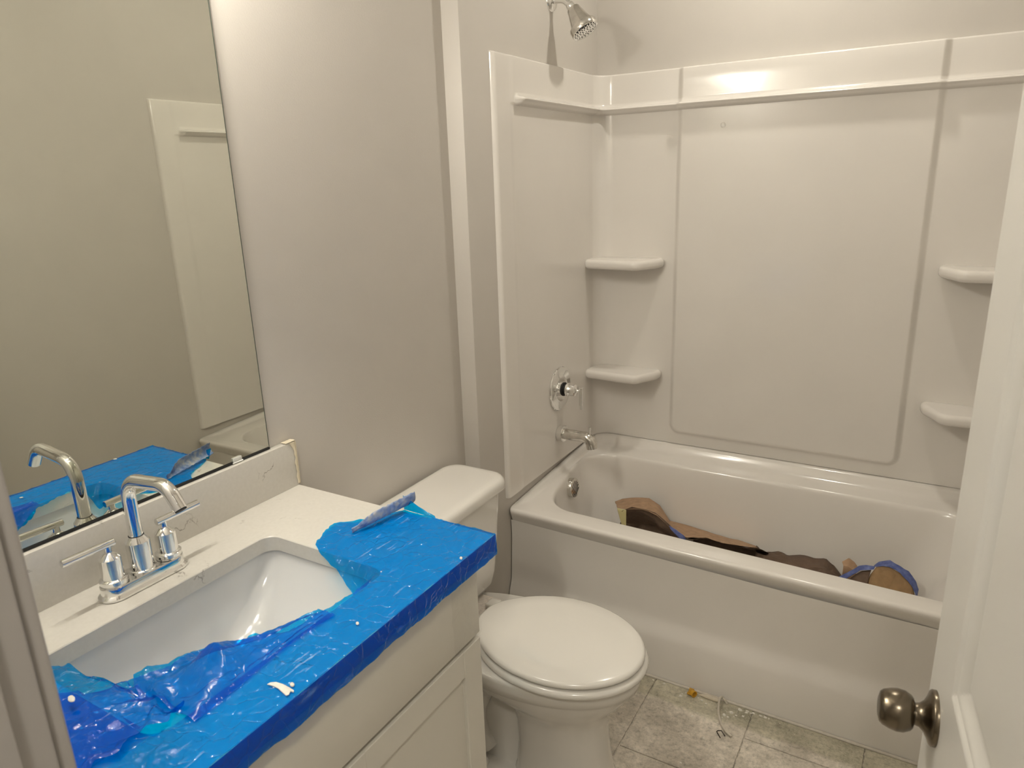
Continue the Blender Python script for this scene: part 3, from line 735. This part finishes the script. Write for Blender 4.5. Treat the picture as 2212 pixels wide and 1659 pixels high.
# ------------------------------------------------------------------ faucet
def faucet():
    FX, FY = 0.086, -0.429; HS = 0.0515
    root = thing('faucet', 'chrome two-handle centerset bathroom faucet with arched spout behind the sink', 'faucet', (FX, FY, ZC))
    def stad(w, l, z, n=14):
        pts = []
        for sgn in (1, -1):
            for i in range(n+1):
                a = R(90*sgn - 90 + 180*i/n) if sgn == 1 else R(180*i/n+180)
                pts.append((FX+w*math.cos(a), FY+sgn*l+w*math.sin(a), z))
        return pts
    def stad2(w, l, z, n=14):
        pts = []
        for i in range(n+1):
            a = R(180*i/n); pts.append((FX+w*math.cos(a), FY+l+w*math.sin(a), z))
        for i in range(n+1):
            a = R(180+180*i/n); pts.append((FX+w*math.cos(a), FY-l+w*math.sin(a), z))
        return pts
    bs = [stad2(.0255, HS+.002, ZC+.0002), stad2(.0272, HS+.002, ZC+.0015), stad2(.0272, HS+.002, ZC+.005), stad2(.0252, HS+.001, ZC+.0078), stad2(.0240, HS, ZC+.0095), stad2(.0236, HS, ZC+.0235), stad2(.0228, HS, ZC+.0250)]
    pl = obj('base_plate', B().loft(bs, True, True), 'chrome', root, 30)
    # engraved maker's name on the front edge of the top
    cu = bpy.data.curves.new('t', 'FONT'); cu.body = 'MOEN'; cu.size = 0.0066; cu.align_x = 'CENTER'; cu.extrude = 0.00012; cu.space_character = 1.12
    to = bpy.data.objects.new('t', cu); COL.objects.link(to)
    dg = bpy.context.evaluated_depsgraph_get(); me = bpy.data.meshes.new_from_object(to.evaluated_get(dg)); bpy.data.objects.remove(to)
    mm = Matrix.Translation((FX+.0205, FY+.018, ZC+.0252)) @ Matrix.Rotation(R(90), 4, 'Z')
    b_ = B().add([mm @ v.co for v in me.vertices], [list(p.vertices) for p in me.polygons]); obj('lettering', b_, 'engrave', pl, 0)
    # spout
    obj('spout_hub', B().lathe([(.0228, .0245), (.0228, .0275), (.0212, .0290), (.0202, .0295), (.0202, .0800), (.0195, .0810), (.0128, .0905), (.0124, .0905)], (FX, FY, ZC), (0, 0, 1), 44), 'chrome', root, 25)
    z0 = ZC+.09; p = [(FX, FY, z0), (FX, FY, z0+.03), (FX, FY, ZC+.160)]
    c = (FX+.040, ZC+.160)
    for i in range(1, 11):
        a = R(180-84*i/10); p.append((c[0]+.040*math.cos(a), FY, c[1]+.040*math.sin(a)))
    d0 = Vector((math.sin(R(96-6)), 0, math.cos(R(84)))).normalized()
    e = Vector(p[-1]); d0 = Vector((1, 0, .10)).normalized()
    q = e+d0*.062; p += [tuple(e+d0*.02), tuple(e+d0*.04), tuple(q)]
    th0 = math.atan2(d0.z, d0.x); cen = q+Vector((math.sin(th0), 0, -math.cos(th0)))*.036
    for i in range(1, 10):
        a = th0+PI/2-R(62)*i/9; p.append((cen.x+.036*math.cos(a), FY, cen.z+.036*math.sin(a)))
    l2 = (Vector(p[-1])-Vector(p[-2])).normalized(); p.append(tuple(Vector(p[-1])+l2*.024))
    sp = obj('spout', B().tube(p, .0117, 28), 'chrome', root, 40)
    tip = Vector(p[-1]); obj('aerator', B().lathe([(.0095, -.002), (.0095, .0012), (.008, .0015)], tip, l2, 24), 'black', sp, 40)
    obj('spout_collar', B().lathe([(.0128, .0898), (.0128, .0912)], (FX, FY, ZC), (0, 0, 1), 36), 'black', root, 30)
    for sgn in (-1, 1):
        y = FY+sgn*HS
        h_ = obj('handle', B().lathe([(.0215, .0245), (.0215, .0262), (.0205, .0270), (.0226, .0275), (.0226, .0335), (.0215, .0345), (.0190, .0362), (.0178, .0366), (.0178, .0725), (.0172, .0732), (.0085, .0812), (.0062, .0826), (.0057, .0850), (.0057, .094)], (FX, y, ZC), (0, 0, 1), 44), 'chrome', root, 25)
        obj('shadow_gap', B().lathe([(.0212, .0268), (.0212, .0276)], (FX, y, ZC), (0, 0, 1), 36), 'black', h_, 30)
        obj('lever', B().lathe([(.0058, 0), (.0066, .0008), (.0066, .0862), (.0058, .087)], (FX, y-sgn*.0125, ZC+.0965), (0, sgn, .02), 28), 'chrome', h_, 35)
faucet()

# ------------------------------------------------------------------ mirror
def mirror():
    root = thing('mirror', 'large frameless wall mirror standing on the backsplash', 'mirror', (0, -.45, 1.016))
    y0, y1, z0, z1 = YF+.004, -.060, 1.0165, 2.08
    obj('pane', B().box(.0015, .0060, y0, y1, z0, z1, .0008, 1), 'mirror', root, 0)
    obj('edge', B().box(.0005, .0055, y1-.0002, y1+.0016, z0, z1), 'glassedge', root, 0)
    obj('bottom_channel', B().box(.0005, .0085, y0, y1, 1.0122, 1.0166), 'black', root, 0)
    cl = B().box(.0005, .0110, -.160, -.134, 1.0125, 1.0155, .0008, 1).box(.0064, .0100, -.158, -.136, 1.0135, 1.0245, .0012, 2)
    obj('mirror_clip', cl, 'clip', root, 30)
mirror()

# ------------------------------------------------------------------ blue protective film on the counter
XB = [(-.842, .175), (-.66, .180), (-.632, .182), (-.620, .200), (-.6155, .262), (-.612, .335), (-.6085, .345), (-.605, .330), (-.592, .306), (-.575, .312), (-.545, .330), (-.500, .332), (-.458, .374), (-.400, .408), (-.382, .416), (-.358, .434), (-.32, .444),
      (-.285, .449), (-.258, .447), (-.245, .428), (-.236, .395), (-.225, .350), (-.212, .300), (-.195, .268), (-.180, .258), (-.15, .247), (-.125, .243), (-.105, .240), (-.098, .248), (-.085, .272), (-.06, .292), (-.03, .306), (-.012, .318), (.0, .326), (.003, .327)]
def in_hole(x, y):
    dx = min(x-HX0, HX1-x); dy = min(y-HY0, HY1-y); return min(dx, dy)
def film_obj():
    root = thing('protective_film', 'torn glossy blue protective film over the front of the countertop', 'plastic film', (.5, -.42, ZC))
    def xb(y): return lerp_table(XB, y) + 0.0035*nz(y*160, 1.5)+0.002*nz(y*420, 7)
    def P(y, t):
        x0 = xb(y); x = x0+(CX1+0.0018-x0)*t
        d_ = in_hole(x, y)
        z = ZC+0.0012+0.0010*max(0, nz(x*40+y*25, y*16, 2))+0.0030*max(0, ridge(x*26+y*17, y*6-x*5, 5)-0.72)*2+0.0022*max(0, ridge(x*60, y*7+x*4, 12)-0.80)*2
        if d_ > 0:
            sag = 0.020*sm(0, .06, d_) + (0.035*sm(0, .05, d_) if y > -.30 else 0)
            cr = 0.013*sm(0, .03, d_)*(ridge(x*13+y*7, y*15, 1)-0.35)+0.006*sm(0, .03, d_)*nz(x*55, y*55, 9)
            z -= sag-cr
            if y < -.36: z += 0.013*sm(.03, .09, d_)*ridge(x*9-y*11, y*4, 11)
        elif y < -.36 and x < HX1+0.06:
            k = (1-sm(HX1, HX1+0.06, x)); z += 0.006*k*max(0, ridge(x*22, y*17, 3))
        if t < .06 and d_ <= 0: z += 0.004*(1-t/.06)*max(0, nz(y*45, 3)+.25)
        return (x, y, z)
    ys = merged(-.842, .0025, .0045, [-.613, -.235], .0015, .02)
    obj('top_sheet', B().grid(P, ys, lin(0, 1, 66)), 'film', root, 70)
    def D(y, t):
        zl = .873-.012-.006*nz(y*9, 4)-.003*nz(y*60, 1)
        z = ZC+0.0012+(zl-ZC)*t
        return (CX1+0.0018+0.0012*math.sin(t*PI)+0.003*t*t*(0.5+nz(y*20, t*3, 6)), y, z)
    obj('front_drop', B().grid(D, ys[::2], lin(0, 1, 10)), 'film', root, 70)
    def D2(y, t):
        x, y_, z = D(y, t); return (x-.0011, y, min(z, ZC)+.0006*t)
    obj('front_drop', B().grid(D2, ys[::2], lin(0.02, 1, 10)), 'film', root, 70)
    def D3(y, t):
        x, y_, z = D(y, t); return (x-.0006, y, min(z, ZC)-.0005*t)
    obj('front_drop', B().grid(D3, ys[::2], lin(0.02, 1, 10)), 'film', root, 70)
    def E(x, t):
        zl = .865-.006*nz(x*60, 4); return (x, CY1+.0022+0.001*math.sin(t*PI)+.004*t*t*nz(x*50, t*3, 2), ZC+0.0012+(zl-ZC)*t)
    obj('end_drop', B().grid(E, lin(.40, CX1+.0018, 40), lin(0, 1, 8)), 'film', root, 70)
    # loose doubled fold lying along the front of the sink
    def F(u, v):
        y = -.350-.262*u
        x0 = xb(y)-.003-.016*sm(.15, .6, u)*(1-sm(.93, 1, u)); x1 = .470-.006*math.sin(u*5)
        x = x1+(x0-x1)*v
        wide = (x1-x0)
        up_ = .3+.7*ridge(u*2.3+v*.8, v*1.6, 6)
        z = ZC+.0035+wide*.20*math.sin(min(1, v*1.5)*PI)*up_ - .024*sm(.5, 1, v)*sm(0, .35, u) + .006*sm(0, .2, u)*ridge(u*4.5-v*2.0, v*2.2, 16)*math.sin(v*PI) + .0012*nz(u*30, v*14, 3)
        if in_hole(x, y) <= .003: z = max(z, ZC+.0035)
        return (x, y, z)
    obj('loose_fold', B().grid(F, lin(0, 1, 110), lin(0, 1, 40)), 'filmthin', root, 60)
    # second crumple at the left end of the bowl
    def G(u, v):
        y = -.600-.19*u; x = .44-.25*v*(.55+.45*u)+.012*nz(u*9, v*7, 4)
        z = ZC-.006+.020*ridge(u*2.2+v*1.7, v*2.3, 2)-.022*v*(1-u)+.0022*nz(u*16, v*16, 5)
        if in_hole(x, y) <= 0.004: z = max(z, ZC+.003)
        return (x, y, z)
    obj('crumpled_flap', B().grid(G, lin(0, 1, 70), lin(0, 1, 60)), 'filmthin', root, 70)
    # curled dusty tape along the torn back edge
    A_, B__ = Vector((.300, -.128, ZC+.003)), Vector((.330, .028, ZC+.010))
    dr = (B__-A_); side = Vector((-dr.y, dr.x, 0)).normalized()
    if side.x > 0: side = -side
    def T(u, v):
        p_ = A_+dr*u; w = .012+.022*sm(0, .35, u)+.003*nz(u*20, 3)
        a = PI*.62*v; rad = w/(PI*.62)
        q = p_ + (-side)*(rad*math.sin(a)*.9) + Vector((0, 0, 1))*(rad*(1-math.cos(a))*1.15) + side*(.004*v)
        return q+Vector((.0015*nz(u*30, v*6), .0015*nz(u*30, v*6, 4), .002*nz(u*25, v*4, 8)))
    tp = obj('curled_tape', B().grid(T, lin(0, 1, 60), lin(0, 1, 14)), 'dustytape', root, 70)
    md = tp.modifiers.new('thick', 'SOLIDIFY'); md.thickness = .0005; md.offset = 0
    def U(u, v):
        p_ = Vector((.325, .006, ZC+.001))+Vector((.085, -.003, 0))*u
        return p_+Vector((-.006*v, .006*v, (.028*(1-u)**1.2+.001)*v))+Vector((0, .0015*v*nz(u*5, v*2), 0))
    obj('lifted_corner', B().grid(U, lin(0, 1, 24), lin(0, 1, 8)), 'filmthin', root, 70)
film_obj()
# smears of white paint on the film
def blob(c, rx, n=14, k=0): return [(c[0]+rx*math.cos(2*PI*i/n)*(1+.2*nz(i*.8, k)), c[1]+rx*.9*math.sin(2*PI*i/n)*(1+.2*nz(i*.8, k+5))) for i in range(n)]
drips = [([(577, 1478), (584, 1474), (596, 1473), (610, 1477), (624, 1484), (635, 1491), (634, 1495), (627, 1493), (624, 1500), (618, 1502), (611, 1496), (600, 1486), (588, 1481)], 'long white paint smear on the blue film'),
         (blob((631, 1478), 5, k=1), 'round white paint drip beside the long smear'), (blob((154, 1509), 8, k=2), 'white paint drip on the crumpled film in the sink corner'),
         (blob((772, 1346), 3.5, k=3), 'small white paint fleck on the film along the sink edge'), (blob((996, 1205), 3, k=4), 'tiny white paint fleck near the film end by the toilet')]
for k, (pts, lab) in enumerate(drips):
    zb_ = ZC+.0032+(.012 if k == 2 else 0)
    w_ = [at(px_, py_, 'z', zb_) for px_, py_ in pts]; c = sum(w_, Vector())/len(w_)
    lay = [[(q.x, q.y, zb_-.001) for q in w_], [(q.x, q.y, zb_) for q in w_], [(c.x+(q.x-c.x)*.85, c.y+(q.y-c.y)*.85, zb_+.0005) for q in w_]]
    tag(obj('paint_drip', B().loft(lay, True, True), 'chip', None, 60), lab, 'paint drip')

# ------------------------------------------------------------------ paper scraps in the tub
def sheet(name, rows, mat, label, cat, parent=None, nu=60, nv=26, cr=.006, fr=18, seed=1, thick=.0008, group=None, up=1):
    """curled sheet lofted through polylines of world points, crumpled by cr"""
    def along(poly, t):
        L = [0]
        for a, b_ in zip(poly, poly[1:]): L.append(L[-1]+(Vector(b_)-Vector(a)).length)
        s_ = t*L[-1]
        for i in range(len(poly)-1):
            if s_ <= L[i+1]+1e-9:
                k = 0 if L[i+1] == L[i] else (s_-L[i])/(L[i+1]-L[i]); return Vector(poly[i])*(1-k)+Vector(poly[i+1])*k
        return Vector(poly[-1])
    def P(u, v):
        q = [along(r_, u) for r_ in rows]; n = len(q)-1; f = v*n; i = min(n-1, int(f)); k = f-i
        p = q[i]*(1-k)+q[i+1]*k
        x, y, z = p*fr
        p = p+Vector((nz(x, y, z+seed), nz(x+9, y, z+seed), ridge(x*.7, y*.7, z*.7+seed)-.5))*cr
        p.z = max(p.z, .151); p.y = min(p.y, 1.425)      # rests on the tub floor, inside the tub wall
        return p
    o = obj(name, B().grid(P, lin(0, 1, nu), lin(0, 1, nv)), mat, parent, 22)
    md = o.modifiers.new('thick', 'SOLIDIFY'); md.thickness = thick; md.offset = 0
    if parent is None: tag(o, label, cat, group)
    return o
def Y_(pts, y): return [at(px_, py_, 'y', y) for px_, py_ in pts]
kp = thing('kraft_paper', 'folded brown kraft paper arching up near the tub drain end', 'paper', (.4, 1.3, .135))
sheet('folded_sheet', [Y_([(1328, 1083), (1345, 1077), (1372, 1075), (1403, 1076), (1426, 1092), (1444, 1122), (1462, 1148)], 1.40),
       Y_([(1334, 1096), (1352, 1099), (1380, 1100), (1402, 1104), (1420, 1112), (1438, 1128), (1462, 1155)], 1.245)], 'kraft', '', '', kp, cr=.003)
sheet('inner_sheet', [Y_([(1345, 1098), (1372, 1100), (1402, 1105), (1420, 1114), (1440, 1132), (1474, 1162), (1488, 1172)], 1.247),
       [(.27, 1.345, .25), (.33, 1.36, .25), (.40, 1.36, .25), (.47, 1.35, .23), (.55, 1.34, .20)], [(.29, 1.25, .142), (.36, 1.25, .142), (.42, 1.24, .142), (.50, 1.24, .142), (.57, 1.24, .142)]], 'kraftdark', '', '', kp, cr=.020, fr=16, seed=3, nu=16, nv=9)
sheet('tape_edge', [Y_([(1333, 1097), (1343, 1099), (1353, 1101)], 1.244), Y_([(1343, 1135), (1348, 1136), (1352, 1137)], 1.244), Y_([(1346, 1165), (1350, 1166), (1354, 1168)], 1.244)], 'yellowtape', '', '', kp, nu=12, nv=12, cr=.001)
sheet('blue_tape_end', [Y_([(1402, 1081), (1410, 1087), (1418, 1097), (1424, 1104)], 1.405), Y_([(1406, 1079), (1418, 1088), (1424, 1098), (1428, 1104)], 1.41)], 'bluetape', '', '', kp, nu=14, nv=6, cr=.002)
sheet('blue_tape_end', [Y_([(1446, 1134), (1462, 1146), (1478, 1156), (1486, 1172)], 1.24), Y_([(1448, 1142), (1458, 1154), (1470, 1164), (1478, 1174)], 1.235)], 'bluetape', '', '', kp, nu=24, nv=8, cr=.003)
lp_ = thing('kraft_paper', 'long brown kraft paper strip with a dark hollow beneath, middle of the tub', 'paper', (.75, 1.35, .135))
sheet('upper_fold', [Y_([(1436, 1122), (1470, 1131), (1520, 1146), (1560, 1159), (1600, 1168), (1632, 1180)], 1.42),
       Y_([(1450, 1140), (1484, 1161), (1528, 1162), (1560, 1172), (1600, 1180), (1634, 1183)], 1.25)], 'kraft', '', '', lp_, cr=.003, seed=5)
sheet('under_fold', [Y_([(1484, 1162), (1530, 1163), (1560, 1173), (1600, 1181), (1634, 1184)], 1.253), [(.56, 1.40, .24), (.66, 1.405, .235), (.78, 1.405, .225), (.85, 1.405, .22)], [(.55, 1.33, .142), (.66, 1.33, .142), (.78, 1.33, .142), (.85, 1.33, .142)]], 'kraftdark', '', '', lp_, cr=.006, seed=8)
sheet('kraft_paper', [Y_([(1630, 1181), (1640, 1190), (1665, 1195), (1693, 1194), (1720, 1199), (1760, 1202), (1790, 1214), (1812, 1238), (1822, 1252)], 1.385), Y_([(1634, 1196), (1660, 1206), (1700, 1218), (1740, 1226), (1775, 1230), (1800, 1240), (1815, 1250)], 1.31),
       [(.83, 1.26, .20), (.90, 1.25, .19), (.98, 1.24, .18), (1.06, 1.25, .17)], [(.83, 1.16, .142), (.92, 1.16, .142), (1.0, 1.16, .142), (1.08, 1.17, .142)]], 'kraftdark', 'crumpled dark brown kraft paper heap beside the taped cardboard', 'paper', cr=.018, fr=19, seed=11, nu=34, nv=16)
sheet('kraft_paper', [Y_([(1820, 1214), (1833, 1206), (1846, 1214), (1853, 1222), (1850, 1232)], 1.375), Y_([(1822, 1224), (1832, 1226), (1842, 1232), (1850, 1238), (1846, 1244)], 1.35), [(1.075, 1.345, .152), (1.09, 1.345, .150), (1.105, 1.345, .150), (1.12, 1.35, .150)]], 'kraft', 'small curled loop of kraft paper standing behind the blue tape', 'paper', nu=24, nv=16, cr=.004, seed=15)
cb = thing('cardboard_sheet', 'curved tan cardboard with blue tape along its edge, sloping end of the tub', 'cardboard', (1.2, 1.3, .135))
arch = [(1872, 1262), (1880, 1240), (1894, 1224), (1908, 1222), (1925, 1226), (1945, 1238), (1962, 1254), (1972, 1270), (1977, 1290)]
sheet('board', [Y_(arch, 1.29), [(1.14, 1.22, .142), (1.17, 1.22, .15), (1.20, 1.22, .15), (1.23, 1.22, .15), (1.255, 1.23, .15)]], 'card', '', '', cb, cr=.0015, seed=2)
outer = [(1888, 1222), (1900, 1215), (1924, 1210), (1945, 1223), (1963, 1235), (1977, 1255), (1985, 1272), (1983, 1288)]
inner = [(1893, 1226), (1908, 1222), (1925, 1227), (1945, 1239), (1962, 1255), (1972, 1271), (1976, 1284), (1977, 1294)]
sheet('blue_tape', [Y_(outer, 1.305), Y_(inner, 1.286)], 'bluetape', '', '', cb, nu=60, nv=10, cr=.003, fr=40, seed=4)
sheet('blue_tape', [Y_([(1808, 1248), (1830, 1238), (1855, 1223), (1872, 1220), (1890, 1222)], 1.30), Y_([(1826, 1252), (1842, 1243), (1858, 1233), (1874, 1230), (1886, 1229)], 1.285)], 'bluetape', '', '', cb, nu=40, nv=8, cr=.003, fr=30, seed=6)
sheet('board', [Y_([(1832, 1252), (1848, 1240), (1862, 1233), (1882, 1232)], 1.292), [(1.06, 1.21, .142), (1.09, 1.21, .142), (1.12, 1.21, .142), (1.145, 1.21, .142)]], 'kraftdark', '', '', cb, nu=24, nv=16, cr=.003, seed=7)

# ------------------------------------------------------------------ bits on the floor
def at0(px_, py_, z=0.0): return at(px_, py_, 'z', z)
wc = thing('wire_connector', 'yellow plastic wire connector lying on the tile by the tub apron', 'wire connector', at0(1502, 1490))
c = Vector(at0(1497, 1488, .006)); c.y = min(c.y, .822)
obj('cap', B().lathe([(.004, 0), (.0065, .002), (.0085, .010), (.0105, .021), (.0105, .023), (.0085, .023), (.007, .012)], (c.x-.006, c.y, .0098), (.82, -.5, .05), 20, True, False), 'yellow', wc, 40)
for sg in (1, -1): obj('wing', B().box(c.x-.010, c.x+.006, c.y-.0165 if sg < 0 else c.y+.004, c.y-.004 if sg < 0 else c.y+.0135, .006, .0105, .002, 2), 'yellow', wc, 40)
p = [at0(1516, 1492, .005), at0(1530, 1497, .007), at0(1545, 1506, .008), at0(1556, 1514, .006)]
tag(obj('caulk_strand', B().tube([(q.x, min(q.y, .824), q.z) for q in p], [.003, .0066, .0078, .005], 12), 'putty', None, 60), 'dried lump of beige caulk beside the yellow connector', 'caulk')
p = [at0(1577, 1504, .004), at0(1572, 1497, .014), at0(1562, 1500, .022), at0(1554, 1513, .020), at0(1552, 1535, .012), at0(1556, 1558, .007), at0(1566, 1577, .005), at0(1580, 1591, .004)]
p = [Vector((q.x, min(q.y, .826), q.z)) for q in p]
def smooth_path(P_, k=6):
    out = []
    for i in range(len(P_)-1):
        p0, p1, p2, p3 = P_[max(i-1, 0)], P_[i], P_[i+1], P_[min(i+2, len(P_)-1)]
        for j in range(k):
            t = j/k; out.append(0.5*((2*p1)+(p2-p0)*t+(2*p0-5*p1+4*p2-p3)*t*t+(3*p1-p0-3*p2+p3)*t**3))
    return out+[P_[-1]]
tag(obj('cable_offcut', B().tube(smooth_path(p), .0036, 12), 'cable', None, 60), 'curved offcut of pale sheathed cable on the floor tile', 'cable')
p = [at0(1556, 1594, .0015), at0(1548, 1580, .0015), at0(1551, 1578, .0015), at0(1558, 1578, .0015), at0(1566, 1590, .0015)]
tag(obj('wire_staple', B().tube(p, .0014, 8), 'wire', None, 40), 'dark bent wire staple lying on the tile', 'staple')
chips = [(1417, 1458, 5), (1443, 1461, 7), (1470, 1504, 9), (1482, 1497, 5), (1474, 1499, 5), (1516, 1513, 6), (1525, 1520, 5), (1580, 1540, 11), (1598, 1534, 11), (1616, 1533, 8), (1630, 1533, 8), (1646, 1537, 7), (1656, 1541, 8), (1564, 1545, 10), (1572, 1549, 6), (1590, 1546, 5), (1605, 1548, 7), (1612, 1540, 6),
         (1495, 1548, 6), (1520, 1595, 5), (1470, 1648, 6), (1560, 1550, 5), (1509, 1508, 4), (1622, 1541, 5), (1664, 1543, 5), (1585, 1548, 4), (1487, 1500, 4)]
for i, (px_, py_, sz) in enumerate(chips):
    q = at0(px_, py_); s_ = sz/1000*.85; y = min(q.y, .826)
    rnd = random.Random(i); n = 6
    ring = [(q.x+s_*math.cos(2*PI*j/n+i)*(.6+.5*rnd.random()), y+s_*.6*math.sin(2*PI*j/n+i)*(.6+.5*rnd.random()), .0002) for j in range(n)]
    top = [(q.x+(a-q.x)*.75, y+(b_-y)*.75, s_*.5*(.6+.6*rnd.random())) for a, b_, _ in ring]
    tag(obj('plaster_chip', B().loft([ring, top], True, True), 'chip', None, 0), 'tiny white plaster chip scattered on the floor tiles by the tub', 'plaster chip', 'plaster chips on the floor')
db = B(); rnd = random.Random(3)
for i in range(260):
    if i < 150: px_, py_ = rnd.gauss(1590, 55), 0; py_ = 1535+(px_-1590)*.26+rnd.gauss(0, 9)
    else: px_ = rnd.uniform(1330, 1780); py_ = rnd.uniform(1480, 1658)
    q = at0(px_, py_)
    if q.y > .828 or q.y < .3 or q.x < .6: continue
    s_ = rnd.uniform(.0006, .0017)
    db.loft([[(q.x+s_*math.cos(a), q.y+s_*math.sin(a), .0001) for a in (0, 1.5, 3.1, 4.6)], [(q.x+s_*.5*math.cos(a), q.y+s_*.5*math.sin(a), s_) for a in (0, 1.5, 3.1, 4.6)]], False, True)
o = tag(obj('plaster_crumbs', db, 'dust', None, 0), 'fine pale plaster crumbs strewn over the floor tiles', 'debris'); o['kind'] = 'stuff'

# ------------------------------------------------------------------ lamps
def lamps():
    L = Vector((.775, 1.235, CEIL))
    r_ = thing('ceiling_light', 'small round recessed ceiling light over the bathtub', 'ceiling light', L)
    obj('trim_ring', B().lathe([(.085, 0), (.085, -.004), (.078, -.008), (.055, -.010), (.050, -.004), (.050, -.001)], L, (0, 0, 1), 48, False, False), 'trim', r_, 40)
    obj('lens', B().lathe([(.046, -.0120), (.045, -.0135), (.0, -.014)], L, (0, 0, 1), 40, True, False), 'tublamp', r_, 40)
    V = Vector((0, -.43, 2.23))
    v_ = thing('vanity_light', 'three-bulb chrome vanity light above the mirror', 'wall light', V)
    obj('back_plate', B().box(.0005, .022, V.y-.30, V.y+.30, V.z-.045, V.z+.045, .006, 3), 'chrome', v_, 30)
    for dy in (-.21, 0, .21):
        obj('arm', B().tube(smooth_path([Vector((.02, V.y+dy, V.z)), Vector((.07, V.y+dy, V.z+.01)), Vector((.115, V.y+dy, V.z-.005)), Vector((.12, V.y+dy, V.z-.03))]), .007, 12), 'chrome', v_, 40)
        obj('socket', B().lathe([(.018, -.06), (.024, -.055), (.024, -.03), (.012, -.025)], V+Vector((.12, dy, 0)), (0, 0, 1), 28), 'chrome', v_, 40)
        obj('bulb', B().lathe([(.0, -.130), (.018, -.126), (.030, -.112), (.034, -.096), (.030, -.080), (.018, -.064), (.014, -.058)], V+Vector((.12, dy, 0)), (0, 0, 1), 28, False, True), 'bulb', v_, 40)
    H = Vector((1.5, -1.75, CEIL))  # added hall fill lamp, never in view
    h_ = thing('ceiling_light', 'added flat round fill light, unseen in the hall behind the doorway', 'ceiling light', H)
    obj('trim_ring', B().lathe([(.16, 0), (.16, -.02), (.15, -.025), (.14, -.02)], H, (0, 0, 1), 48, False, False), 'trim', h_, 40)
    obj('lens', B().lathe([(.14, -.018), (.12, -.03), (.0, -.036)], H, (0, 0, 1), 40, True, False), 'hallfill', h_, 40)
lamps()
